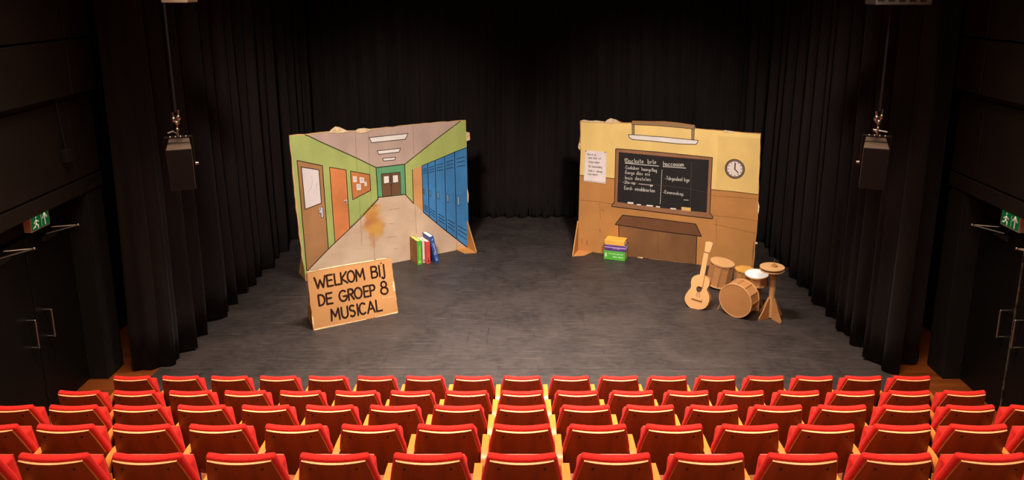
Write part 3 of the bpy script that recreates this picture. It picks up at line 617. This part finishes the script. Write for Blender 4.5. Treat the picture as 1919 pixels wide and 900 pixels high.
l2 = [('D', 165, 212), ('E', 228, 273), ('G', 330, 390), ('R', 404, 444), ('O', 452, 510), ('E', 528, 566), ('P', 578, 616), ]
l3 = [('M', 265, 331), ('U', 350, 398), ('S', 414, 455), ('I', 478, 478), ('C', 492, 542), ('A', 556, 612), ('L', 628, 670)]
for chs, f, h in ((l1, lambda x: (x, 520 - 0.19 * (x - 134)), 88), (l2, lambda x: (x, 656 - 0.19 * (x - 165)), 84), (l3, lambda x: (x, 776 - 0.205 * (x - 265)), 88), ([('8', 662, 718)], lambda x: (x, 562 - 0.12 * (x - 690)), 100)):
    strokes('lettering', lettering(sb, chs, f, h, (-0.12, -1.0), cs), 0.029, INK, WS, 2)
strokes('lettering', [PS((658, 316), (661, 314))], 0.02, INK, WS, 2)
for pts in ([(150, 376), (66, 390), (66, 384)], [(160, 372), (345, 338), (470, 318), (600, 296), (600, 289), (440, 316), (280, 343), (160, 366)], [(620, 290), (700, 280), (700, 276), (620, 284)], [(124, 860), (260, 826), (400, 803), (540, 770), (538, 764), (390, 794), (250, 820), (122, 846)], [(600, 758), (798, 712), (796, 704), (640, 742)], [(756, 465), (766, 464), (772, 540), (762, 542), (754, 500)], [(105, 745), (115, 745), (122, 840), (110, 800)]):
    MB().prism(PS(*pts), -0.004, 0.016, lambda a, b, d: (a, d, b)).build('torn_edge', M_TORN, WS)
strokes_each('crease', [PS((670, 592), (720, 590), (775, 578))], 0.006, M_TORN, WS, 1)
# rear leg of the A-frame
W_ = (sBR - sBL).length; tilt = atan2(0.155, 0.92); top = 0.86
Mloc = sb.I
def world_leg(u, y, z): return tuple(Mloc @ (sBL + ex * u + back * y + Vector((0, 0, z))))
pts = [(0.03, 0.155, 0.88), (W_ - 0.03, 0.155, 0.88), (W_ - 0.03, 0.52, 0.0), (0.03, 0.52, 0.0)]
mb = MB(); mb.add([world_leg(*p) for p in pts] + [world_leg(p[0], p[1] + 0.018, p[2]) for p in pts], [(0,1,2,3),(7,6,5,4),(0,4,5,1),(1,5,6,2),(2,6,7,3),(3,7,4,0)])
mb.build('rear_leg', M_CARD_ORANGE, WS)
mb = MB(); pts = [(0.02, 0.06, 0.3), (0.02, 0.40, 0.3), (0.02, 0.46, 0.0), (0.02, 0.02, 0.0)]
mb.add([world_leg(*p) for p in pts] + [world_leg(p[0] + 0.012, p[1], p[2]) for p in pts], [(0,1,2,3),(7,6,5,4),(0,4,5,1),(1,5,6,2),(2,6,7,3),(3,7,4,0)])
mb.build('side_brace', M_CARD_ORANGE, WS)

# ================================================================== BOOKS
def book(name, label, M, w_, h_, d_, cover, page, group, spine=None, marks=None):
    d_ = min(d_, -(lb.I @ M.translation).y - 0.012)
    """local: x across the spine, y from spine to page edge, z along the spine"""
    r = empty(name, M, label, 'book', group); c = 0.008
    MB().box((c, c, 0.006), (w_ - c, d_ - 0.012, h_ - 0.006)).build('page_block', page, r)
    mb = MB(); mb.box((0, 0, 0), (c, d_, h_)); mb.box((w_ - c, 0, 0), (w_, d_, h_)); mb.box((c, 0, 0), (w_ - c, c, h_)); cv = mb.build('cover', cover, r)
    if marks:
        mb = MB()
        for ln, wd in marks: stroke_geo(mb, ln, wd, -0.002)
        mb.build('spine_title', spine, cv)
    return r
def upright_text(text, w_, z0, z1, hgt, x):
    out = []
    for ch, a, b_ in spread(text, z0, z1):
        for l in FONT.get(ch, []): out.append(([(x + hgt * (0.5 - q) , (z0 + z1) - (a + (b_ - a) * p)) for p, q in l], 0.006))
    return out
fwd = -(lb.M.to_3x3() @ Vector((0, 1, 0))); exl = lb.M.to_3x3() @ Vector((1, 0, 0))
def book_frame(px, py, lean=0.0):
    p = at_z(px, py); x = exl.copy(); y = -fwd; z = Vector((0, 0, 1))
    R = Matrix.Rotation(lean, 3, y); x = R @ x; z = R @ z
    M = Matrix((x, y, z)).transposed().to_4x4(); M.translation = p; return M
CREAM = mat('page_cream', (236, 222, 206), 0.9, 0.05, 60); YELP = mat('page_yellow', (226, 206, 100), 0.9, 0.05, 60)
C_GRE = mat('cover_green', (78, 170, 48), 0.6, 0.05); C_GBR = mat('cover_brown', (140, 92, 48), 0.7, 0.1); C_RED = mat('cover_red', (208, 72, 62), 0.6, 0.06); C_WHI = mat('cover_white', (224, 206, 190), 0.6, 0.05); C_BLU = mat('cover_blue', (44, 78, 148), 0.6, 0.06)
T_YEL = mat('title_yellow', (208, 214, 70), 0.6, 0.05); T_RED = mat('title_dark_red', (120, 24, 22), 0.6, 0.05); T_LBL = mat('title_light_blue', (190, 200, 226), 0.6, 0.05); T_WHI = mat('title_white', (220, 236, 200), 0.6, 0.05)
GB = 'oversized prop books leaning on the corridor flat'
bk = book('book', 'tall green prop book with yellow page edge, leftmost of the upright books', book_frame(782.8, 497), 0.088, 0.475, 0.36, C_GRE, YELP, GB, T_YEL, upright_text('sttatlaem', 0.088, 0.12, 0.38, 0.035, 0.044) + [([(0.03, 0.05), (0.06, 0.05)], 0.03), ([(0.03, 0.08), (0.06, 0.085)], 0.012)])
MB().box((-0.0015, 0.004, 0.004), (0, 0.355, 0.471)).build('front_cover_board', C_GBR, bk)
book('book', 'slim white prop book squeezed between the green and red books', book_frame(792.6, 493.2), 0.048, 0.44, 0.32, C_WHI, CREAM, GB, T_RED, [([(0.02, 0.02), (0.02, 0.07)], 0.012), ([(0.03, 0.03), (0.03, 0.06)], 0.006)])
book('book', 'red prop book with cream pages between the white and blue books', book_frame(799.4, 494.8), 0.082, 0.44, 0.34, C_RED, CREAM, GB, T_RED, [([(0.035, 0.05), (0.05, 0.05)], 0.03), ([(0.04, 0.09), (0.045, 0.10)], 0.02)] + [([(0.03 + 0.01 * (i % 2), 0.3 + 0.02 * i), (0.05, 0.305 + 0.02 * i)], 0.004) for i in range(4)])
book('book', 'tall blue prop book leaning left at the end of the upright books', book_frame(816.0, 492.6, radians(-11.5)), 0.082, 0.545, 0.33, C_BLU, CREAM, GB, T_LBL, upright_text('ClatroreES', 0.082, 0.15, 0.40, 0.04, 0.041) + [([(0.035, 0.05), (0.05, 0.05)], 0.02), ([(0.035, 0.09), (0.05, 0.09)], 0.012), ([(0.035, 0.46), (0.05, 0.49)], 0.012)])
# lying stack by the classroom desk
p0 = at_z(1131.3, 485.2); p1 = at_z(1171.0, 490.0); bx_ = (p1 - p0).normalized(); by_ = Vector((-bx_.y, bx_.x, 0)); Wd = (p1 - p0).length
def flat_book(label, z, t, dx, dy, w_, d_, cover, page, title, marks, rot=0.0):
    R = Matrix.Rotation(rot, 3, 'Z'); a = R @ bx_; b_ = R @ by_
    d_ = min(d_, -(rb.I @ p0).y - 0.02, -(rb.I @ p1).y - 0.02)
    M = Matrix((a, b_, Vector((0, 0, 1)))).transposed().to_4x4(); M.translation = p0 + bx_ * dx + by_ * dy + Vector((0, 0, z))
    r = empty('book', M, label, 'book', 'prop books stacked by the painted desk'); c = 0.012
    MB().box((0.012, 0.012, c), (w_ - 0.012, d_ - 0.012, t - c)).build('page_block', page, r)
    mb = MB(); mb.box((0, 0, 0), (w_, d_, c)); mb.box((0, 0, t - c), (w_, d_, t)); mb.box((0, 0, c), (w_, c, t - c)); cv = mb.build('cover', cover, r, bevel=(0.002, 1))
    if marks:
        mb = MB()
        for ln, wd in marks: stroke_geo(mb, ln, wd, -0.002)
        mb.build('spine_title', title, cv)
def flat_text(t, x0, x1, z, h): return [([(a + (b_ - a) * p, z + h * q) for p, q in l], 0.006) for ch, a, b_ in spread(t, x0, x1) for l in FONT.get(ch, [])]
flat_book('thick green prop book at the bottom of the stack by the painted desk', 0.0, 0.175, 0, 0, Wd, 0.30, C_GRE, mat('page_tan', (206, 170, 120), 0.9, 0.1, 60), T_WHI, flat_text('lneerdmsnelewen', 0.10, 0.38, 0.115, 0.024) + flat_text('aliore aluore', 0.18, 0.39, 0.055, 0.026) + [([(0.03, 0.05), (0.03, 0.13), (0.055, 0.13), (0.055, 0.05), (0.03, 0.05)], 0.006), ([(0.042, 0.07), (0.042, 0.11)], 0.012)])
flat_book('purple prop book in the middle of the stack by the painted desk', 0.175, 0.13, 0.015, 0.005, Wd - 0.01, 0.29, mat('cover_purple', (84, 52, 110), 0.6, 0.15), CREAM, mat('title_lilac', (186, 150, 206), 0.6, 0.1), [([(0.01, 0.075), (0.40, 0.075)], 0.020), ([(0.01, 0.122), (0.40, 0.122)], 0.012)] + flat_text('oa-eaE', 0.16, 0.3, 0.05, 0.02), 0.01)
flat_book('orange yellow prop book on top of the stack by the painted desk', 0.305, 0.085, 0.01, 0.0, Wd - 0.03, 0.29, mat('cover_orange', (232, 170, 66), 0.6, 0.08), mat('page_pink', (222, 176, 140), 0.9, 0.1, 60), None, None, -0.01)

# ================================================================== DRUM KIT (cardboard) AND GUITAR
C_DR = cardboard_material('drum_cardboard', (176, 120, 70)); C_DR2 = cardboard_material('drum_cardboard_light', (204, 152, 98)); C_STRIP = mat('cardboard_strip', (160, 108, 64), 0.8, 0.1, 20); C_HEADW = mat('drum_head_white', (232, 226, 222), 0.6, 0.05, 10); C_HEADY = cardboard_material('drum_head_yellow', (206, 146, 66)); C_DARK = mat('gap_dark', (70, 46, 28), 0.9, 0.1)
GD = 'cardboard drum kit pieces'
def drum(name, label, M, r, h, n, head, seams=True, rim=True, tiltless=True):
    """local z is the drum's axis, from its bottom head to its top head"""
    e = empty(name, M, label, 'drum', GD)
    for i in range(n):
        a0 = 2 * pi * i / n; a1 = 2 * pi * (i + 1) / n; t = 0.012
        q = [(r * cos(a0), r * sin(a0)), (r * cos(a1), r * sin(a1)), ((r - t) * cos(a1), (r - t) * sin(a1)), ((r - t) * cos(a0), (r - t) * sin(a0))]
        MB().prism(q, 0.004, h - 0.004, lambda a, b, d: (a, b, d)).build('shell_panel', C_DR, e)
        if seams: MB().cyl((r * cos(a0), r * sin(a0), 0.02), (r * cos(a0), r * sin(a0), h - 0.02), 0.009, n=6).build('seam_strip', C_STRIP, e)
    MB().cyl((0, 0, 0), (0, 0, 0.012), r * 0.985, n=40).build('bottom_head', C_DR, e, 40)
    MB().cyl((0, 0, h - 0.012), (0, 0, h + 0.006), r * 0.985, n=40).build('drum_head', head, e, 40)
    if rim:
        for z in (0.0, h - 0.012):
            mb = MB(); N_ = 40; vs = []; fs = []
            for i in range(N_):
                a = 2*pi*i/N_
                for rr, zz in ((r * 0.975, z), (r * 1.03, z), (r * 1.03, z + 0.022), (r * 0.975, z + 0.022)): vs.append((rr * cos(a), rr * sin(a), zz))
            for i in range(N_):
                j = (i + 1) % N_
                for k in range(4): fs.append((i*4+k, j*4+k, j*4+(k+1) % 4, i*4+(k+1) % 4))
            mb.add(vs, fs); mb.build('rim', C_DR2 if head is not C_HEADY else C_HEADY, e, 40)
    return e
def axisM(o, z, xh=Vector((1, 0, 0))):
    z = z.normalized(); y = z.cross(xh).normalized(); x = y.cross(z); M = Matrix((x, y, z)).transposed().to_4x4(); M.translation = o; return M
# bass drum lying on its side, front head towards the audience
psi = radians(42); ax = Vector((sin(psi), cos(psi), 0)); g = at_z(1376, 594); rad = 0.272
bd = drum('bass_drum', 'large cardboard bass drum lying on its side in front of the other drums', axisM(Vector((g.x, g.y, rad * 1.03)) + ax * 0.28, -ax, Vector((0, 0, 1))), rad, 0.28, 12, C_DR)  # front head takes the darker cardboard, its shading put into the colour
for k in (-1,):
    MB().tube([bd.matrix_world.inverted() @ (Vector((g.x, g.y, 0.16)) + Vector((cos(psi), -sin(psi), 0)) * k * 0.265 + ax * 0.06), bd.matrix_world.inverted() @ (Vector((g.x, g.y, 0.012)) + Vector((cos(psi), -sin(psi), 0)) * k * 0.315 + ax * 0.05)], 0.012, 8).build('spur', C_STRIP, bd)
# floor tom
g = at_z(1350, 541); tz = Vector((0.13, -0.06, 1)).normalized()
drum('floor_tom', 'tall cardboard floor tom standing behind guitar and bass drum', axisM(Vector((g.x - 0.02, g.y + 0.12, 0.035)), tz), 0.205, 0.42, 10, C_DR2)
g = at_y(1395.6, 505, 12.02)
drum('small_tom', 'small cardboard tom with yellowish head behind the bass drum', Matrix.Translation(Vector((g.x, g.y, 0.0))), 0.155, g.z, 9, C_HEADY)
# snare on its stand
g = at_y(1418.5, 513.6, 11.48); sh = 0.16
sn = drum('snare_drum', 'shallow cardboard snare drum with white head on a stand', axisM(Vector((g.x, g.y, g.z - sh)), Vector((-0.05, -0.06, 1))), 0.185, sh, 8, C_HEADW)
si = sn.matrix_world.inverted()
for a in (0.4, 2.5, 4.6):
    d_ = Vector((cos(a), sin(a), 0)); q0 = Vector((g.x, g.y, g.z - sh + 0.01)) + d_ * 0.02; q1 = Vector((g.x, g.y, 0.005)) + d_ * 0.13
    t = Vector((-d_.y, d_.x, 0)) * 0.045; mb = MB(); nrm = d_ * 0.012
    vs = [q0 - t, q0 + t, q1 + t, q1 - t]; vs = [si @ v for v in vs] + [si @ (v + nrm) for v in vs]
    mb.add(vs, [(0,1,2,3),(7,6,5,4),(0,4,5,1),(1,5,6,2),(2,6,7,3),(3,7,4,0)]); mb.build('stand_leg', C_DR, sn)
# hi-hat stand
g = at_z(1444, 597); gx, gy = g.x, g.y + 0.02
hh = empty('hi_hat_stand', (gx, gy, 0), 'cardboard hi-hat cymbals on a tube with cross-shaped foot', 'cymbal stand', GD)
for k in range(4):
    a = radians(-65 + 90 * k); c, s = cos(a), sin(a)
    MB().prism([(0.02, 0.0), (0.235, 0.0), (0.235, 0.035), (0.16, 0.15), (0.07, 0.34), (0.02, 0.36)], -0.011, 0.011, lambda p, q, d: (p * c - d * s, p * s + d * c, q)).build('foot_fin', C_DR, hh)
MB().cyl((0, 0, 0.02), (0, 0, 0.55), 0.044, 0.046, 20).build('lower_tube', C_DR2, hh, 40); MB().cyl((0, 0, 0.54), (0, 0, 0.90), 0.048, 0.048, 20).build('upper_tube', C_DR, hh, 40)
zt = at_y(1445.6, 500, gy).z
Mt = Matrix.Rotation(radians(-2), 4, 'Y')
def disc(name, z, r, t, m):
    mb = MB().cyl((0, 0, z), (0, 0, z + t), r, n=36); mb.v = [tuple(Mt @ Vector(v)) for v in mb.v]; return mb.build(name, m, hh, 40)
disc('lower_cymbal', zt - 0.055, 0.188, 0.014, C_DR2); disc('gap_shade_disc', zt - 0.041, 0.165, 0.03, C_DARK); disc('upper_cymbal', zt - 0.012, 0.188, 0.014, C_DR2); disc('cymbal_bell', zt + 0.002, 0.042, 0.012, C_DR2)  # dark disc between the cymbals paints the shade in their gap
MB().cyl((0, 0, zt - 0.08), (0, 0, zt + 0.13), 0.006, n=8).build('centre_rod', M_STEEL, hh, 40)

# guitar leaning on the floor tom
def cg(x, y): return (1260 + x * 0.2, 440 + y * 0.2)
g0 = at_z(*cg(237, 701)); yaw = radians(30); gx_ = Vector((cos(yaw), -sin(yaw), 0)); gback = Vector((sin(yaw), cos(yaw), 0))
gb = Board(g0 + Vector((0, 0, 0.0)), gx_, Vector((0, 0, cos(radians(14)))) + gback * sin(radians(14)))
GU = empty('toy_guitar', gb.M, 'cardboard guitar leaning against the floor tom', 'guitar')
def PG(*pts): return [gb.loc(*cg(x, y)) for x, y in pts]
def smooth_closed(p, it=2):
    for _ in range(it):
        q = []
        for i in range(len(p)):
            a = Vector(p[i]); b_ = Vector(p[(i+1) % len(p)]); q += [tuple(a.lerp(b_, 0.25)), tuple(a.lerp(b_, 0.75))]
        p = q
    return p
bo = smooth_closed(PG((237, 703), (300, 698), (335, 655), (350, 600), (340, 555), (318, 515), (345, 480), (352, 430), (330, 395), (285, 378), (225, 376), (185, 400), (172, 445), (178, 490), (150, 525), (118, 570), (114, 620), (150, 675), (195, 700)))
inset = lambda p, k: [((a - sum(x for x, _ in p) / len(p)) * k + sum(x for x, _ in p) / len(p), (b - sum(y for _, y in p) / len(p)) * k + sum(y for _, y in p) / len(p)) for a, b in p]
MB().prism(inset(bo, 0.97), 0.008, 0.085, lambda a, b, d: (a, d, b)).build('body_side', C_STRIP, GU, 50)
MB().prism(bo, 0.0, 0.01, lambda a, b, d: (a, d, b)).build('front_plate', C_DR2, GU)
MB().prism(bo, 0.085, 0.095, lambda a, b, d: (a, d, b)).build('back_plate', C_DR, GU)
sheet('sound_hole', smooth_closed(PG((228, 485), (272, 490), (278, 530), (240, 540), (222, 515))), C_DARK, GU, 2)
MB().prism(PG((300, 165), (345, 174), (283, 492), (240, 480)), -0.025, 0.0, lambda a, b, d: (a, d, b)).build('neck', C_DR2, GU)
MB().prism(PG((302, 172), (304, 158), (316, 66), (350, 64), (384, 80), (362, 150), (346, 176)), -0.022, 0.006, lambda a, b, d: (a, d, b)).build('headstock', C_DR2, GU)
strokes('nut', [PG((302, 160), (348, 172))], 0.01, C_DARK, GU, 24)
MB().prism(PG((184, 574), (278, 602), (274, 622), (178, 592)), -0.022, 0.0, lambda a, b, d: (a, d, b)).build('bridge', C_DR2, GU)
for k in range(3):
    a = gb.loc(*cg(238 + 9 * k, 515)); b_ = gb.loc(*cg(222 + 18 * k, 592 + 3 * k)); MB().cyl((a[0], -0.012, a[1]), (b_[0], -0.02, b_[1]), 0.002, n=5).build('string', C_DARK, GU)

# ================================================================== SEATS
TH = radians(20.5)
def build_seat():
    r = empty('theatre_seat', (0, 0, 0))
    def hw(l): return 0.189 + 0.046 * min(1, l / 0.24) ** 0.9
    def pt(s, l, t, extra=0.0):
        h = hw(max(0, l)) + extra
        return (s * h, l * sin(TH) + t * cos(TH) + 0.034 * s * s, 0.835 - l * cos(TH) + t * sin(TH))
    NS, NL = 12, 8
    def slab(t0, t1, l0, l1, extra, bulge, mi_edge):
        mb = MB(); V = {}
        for side, t in ((0, t0), (1, t1)):
            for i in range(NS + 1):
                for j in range(NL + 1):
                    s = -1 + 2 * i / NS; f = j / NL; tt = t + (bulge * (1 - s**4) * (1 - (2*f-1)**4) if side else 0)
                    V[side, i, j] = len(mb.v); mb.v.append(pt(s, l0 + (l1 - l0) * f, tt, extra))
        def face(q, m): mb.f.append(q); mb.mi.append(m)
        for i in range(NS):
            for j in range(NL):
                face((V[0,i,j], V[0,i,j+1], V[0,i+1,j+1], V[0,i+1,j]), 0); face((V[1,i,j], V[1,i+1,j], V[1,i+1,j+1], V[1,i,j+1]), 0)
            face((V[0,i,0], V[0,i+1,0], V[1,i+1,0], V[1,i,0]), mi_edge); face((V[0,i,NL], V[1,i,NL], V[1,i+1,NL], V[0,i+1,NL]), mi_edge)
        for j in range(NL):
            face((V[0,0,j], V[1,0,j], V[1,0,j+1], V[0,0,j+1]), 2 * mi_edge); face((V[0,NS,j], V[0,NS,j+1], V[1,NS,j+1], V[1,NS,j]), 2 * mi_edge)
        return mb
    slab(0.0, 0.014, 0.0, 0.50, 0.0, 0, 1).build('back_panel', [M_PLY, M_PLYEDGE, M_PLYEDGE_DIM], r, 50)
    slab(0.0145, 0.066, -0.012, 0.48, 0.014, 0.014, 0).build('back_cushion', M_RED, r, 70, bevel=(0.018, 3))
    # tipped-up seat
    sc = MB(); a0 = radians(12)
    Mx = Matrix.Translation((0, 0.235, 0.375)) @ Matrix.Rotation(a0, 4, 'X')
    for i in range(1): sc.box((-0.222, -0.045, 0.0), (0.222, 0.055, 0.395), Mx)
    sc.build('seat_cushion', M_RED, r, 70, bevel=(0.025, 3))
    MB().box((-0.205, 0.056, 0.01), (0.205, 0.07, 0.375), Mx).build('seat_underside', M_PLY, r, bevel=(0.004, 1))
    for s in (-1, 1):
        p = Vector(pt(s * 0.68, 0.052, -0.001)); MB().cyl(p + Vector((0, 0.004, 0.002)), p - Vector((0, cos(TH), sin(TH))) * 0.004, 0.007, n=10).build('bolt', M_BLACK, r, 40)
    MB().cyl((-0.24, 0.25, 0.37), (0.24, 0.25, 0.37), 0.018, n=10).build('hinge_bar', M_BLACK, r, 40)
    return r
def armrest_parts(r, x):
    prof = [(0.39, 0.550), (0.39, 0.573), (0.32, 0.580), (0.20, 0.586), (0.12, 0.580), (0.07, 0.562), (0.04, 0.529), (0.032, 0.49), (0.055, 0.49), (0.064, 0.519), (0.088, 0.540), (0.13, 0.556), (0.20, 0.562), (0.32, 0.556)]
    MB().prism(prof, x - 0.026, x + 0.026, lambda a, b, d: (d, a, b)).build('armrest', M_ARM, r, 40)
    mb = MB(); mb.box((x - 0.014, 0.12, 0.012), (x + 0.014, 0.30, 0.556)); mb.build('standard', M_BLACK, r, bevel=(0.004, 1))
    MB().box((x - 0.03, 0.08, 0.0), (x + 0.03, 0.40, 0.012)).build('foot', M_BLACK, r)
proto = build_seat(); armrest_parts(proto, -0.278)
proto_end = copy_tree(proto); armrest_parts(proto_end, 0.278)
PITCHX = 0.556
ORD = ['', 'first', 'second', 'third', 'fourth', 'fifth', 'sixth', 'seventh', 'eighth']
ROWN = ['front row by the stage', 'second row from the stage', 'middle row of the five', 'fourth row from the stage', 'nearest row at the bottom edge']
spans = [8, 8, 8, 7, 6]
used = {False: False, True: False}
for k in range(5):
    n = spans[k]
    for i in range(-n, n + 1):
        end = (i == n); src = proto_end if end else proto
        if not used[end]: o = src; used[end] = True
        else: o = copy_tree(src)
        o.location = (i * PITCHX, R0Y - DY * k, ROWZ[k])
        jr = random.Random(k * 100 + i)
        if i == 0: lab = 'red theatre seat with wooden back, centre of the ' + ROWN[k]
        elif i == -n: lab = 'red theatre seat with wooden back, left end of the ' + ROWN[k]
        elif i == n: lab = 'red theatre seat with wooden back, right end of the ' + ROWN[k]
        else: lab = 'red theatre seat with wooden back, %s %s of centre, %s' % (ORD[abs(i)], 'left' if i < 0 else 'right', ROWN[k])
        tag(o, lab, 'seat', 'red theatre seats in raked rows')

# ================================================================== HANGING SPEAKERS AND LAMPS
GRILLE = mat('speaker_grille', (9, 8, 8), 0.8, 0.1, 90, bump=0.3, bscale=300); CAB = mat('speaker_cabinet', (104, 84, 70), 0.55, 0.1, 10)  # cabinet brown carries the light on the black speaker's top
def speaker(px, py, s, label):
    c = at_y(px, py, 9.15); tilt = radians(18)
    e = empty('hanging_speaker', Matrix.Translation(c) @ Matrix.Rotation(radians(22) * s, 4, 'Z') @ Matrix.Rotation(tilt, 4, 'X'), label, 'loudspeaker', 'loudspeakers hung at the stage sides')
    w_, d_, h_ = 0.145, 0.14, 0.30
    MB().prism([(-w_, -d_), (w_, -d_), (w_ * 0.8, d_), (-w_ * 0.8, d_)], -h_, h_, lambda a, b, z: (a, b, z)).build('cabinet', CAB, e, bevel=(0.008, 2))
    MB().box((-w_ + 0.006, -d_ - 0.006, -h_ + 0.01), (w_ - 0.006, -d_ + 0.001, h_ - 0.012)).build('grille', GRILLE, e)
    mb = MB()
    for k in (-1, 1): mb.box((k * (w_ + 0.014) - 0.005, -0.02, -0.05), (k * (w_ + 0.014) + 0.005, 0.02, h_ + 0.10))
    mb.box((-w_ - 0.019, -0.02, h_ + 0.09), (w_ + 0.019, 0.02, h_ + 0.10)); mb.build('yoke', M_BLACK, e)
    for k in (s,): MB().cyl((k * (w_ + 0.02), 0, 0), (k * (w_ + 0.055), 0, 0), 0.022, 0.017, 12).build('yoke_knob', M_STEEL, e, 40)
    for i in range(4): MB().ball((-0.09 + 0.06 * i, -0.015, h_ + 0.105), 0.013).build('yoke_bolt', M_STEEL, e)
    u = e.matrix_world.inverted().to_3x3() @ Vector((0, 0, 1)); t0 = Vector((0, 0, h_ + 0.10))
    mb = MB(); mb.cyl(t0, t0 + u * 0.16, 0.012, n=10); x = Vector((1, 0, 0))
    mb.tube([t0 + u * 0.03, t0 + u * 0.07 - x * 0.05, t0 + u * 0.05 - x * 0.11 * s], 0.010, 6); mb.ball(t0 + u * 0.09, 0.022); mb.build('clamp_stem', M_STEEL, e, 40)
    mb = MB(); mb.cyl(t0 + u * 0.16 - x * 0.02, t0 + u * 0.30 - x * 0.035, 0.014, n=8); mb.cyl(t0 + u * 0.16 + x * 0.02, t0 + u * 0.33 + x * 0.03, 0.012, n=8); mb.ball(t0 + u * 0.21 - x * 0.03, 0.030, sc=(1, 1, 1.4)); mb.ball(t0 + u * 0.23 + x * 0.025, 0.026, sc=(1, 1, 1.5)); mb.ball(t0 + u * 0.17, 0.03)
    mb.build('hook_clamp', M_STEEL, e, 60)
    MB().cyl(t0 + u * 0.30, t0 + u * 5.6, 0.016, n=10).build('drop_pipe', M_BLACK, e, 40)
speaker(340, 308, 1, 'black loudspeaker hanging in front of the left side curtain'); speaker(1637, 306, -1, 'black loudspeaker hanging in front of the right side curtain')
def lamp_box(x0, x1, ybot, label, m):
    a = at_y(x0, ybot, 8.7); b_ = at_y(x1, ybot, 8.7); wd = b_.x - a.x
    e = empty('stage_lamp', ((a.x + b_.x) / 2, 8.7, a.z), label, 'stage lamp', 'stage lamps above the speakers')
    MB().box((-wd / 2, -0.12, 0), (wd / 2, 0.16, 0.26)).build('housing', m, e, bevel=(0.01, 2))
    mb = MB()
    for k in range(5): mb.box((-wd / 2 + 0.02 + k * (wd - 0.04) / 5, -0.13, 0.05), (-wd / 2 + 0.02 + (k + 0.6) * (wd - 0.04) / 5, -0.12, 0.22))
    mb.build('cooling_fin', M_BLACK, e)
    MB().tube([(-wd / 2 - 0.012, 0, 0.12), (-wd / 2 - 0.012, 0, 0.42), (wd / 2 + 0.012, 0, 0.42), (wd / 2 + 0.012, 0, 0.12)], 0.012, 8).build('yoke', M_BLACK, e, 40)
    MB().cyl((0, 0, 0.42), (0, 0, 4.25), 0.02, n=10).build('drop_pipe', M_BLACK, e, 40)
lamp_box(311, 360, 5, 'lamp housing with light painted in as brown, hanging at the top edge above the left speaker', mat('lamp_painted_lit', (120, 98, 78), 0.6, 0.1)); lamp_box(1632, 1736, 9, 'dark lamp housing hanging at the top edge above the right speaker', mat('lamp_dark', (60, 50, 42), 0.6, 0.1))  # left housing's brown paints in the light on a black lamp
# cable with a junction box on the left wall
p = at_x(117, 292, LW - 0.0); e = empty('junction_box', p, 'small black junction box with cable on the left wall panel', 'junction box')
MB().box((0.02, -0.06, -0.08), (0.09, 0.06, 0.08)).build('box', M_BLACK, e, bevel=(0.008, 2)); MB().tube([(0.05, 0, 0.08), (0.04, -0.02, 0.4), (0.03, -0.06, 0.9)], 0.010, 8).build('cable', M_BLACK, e, 40)
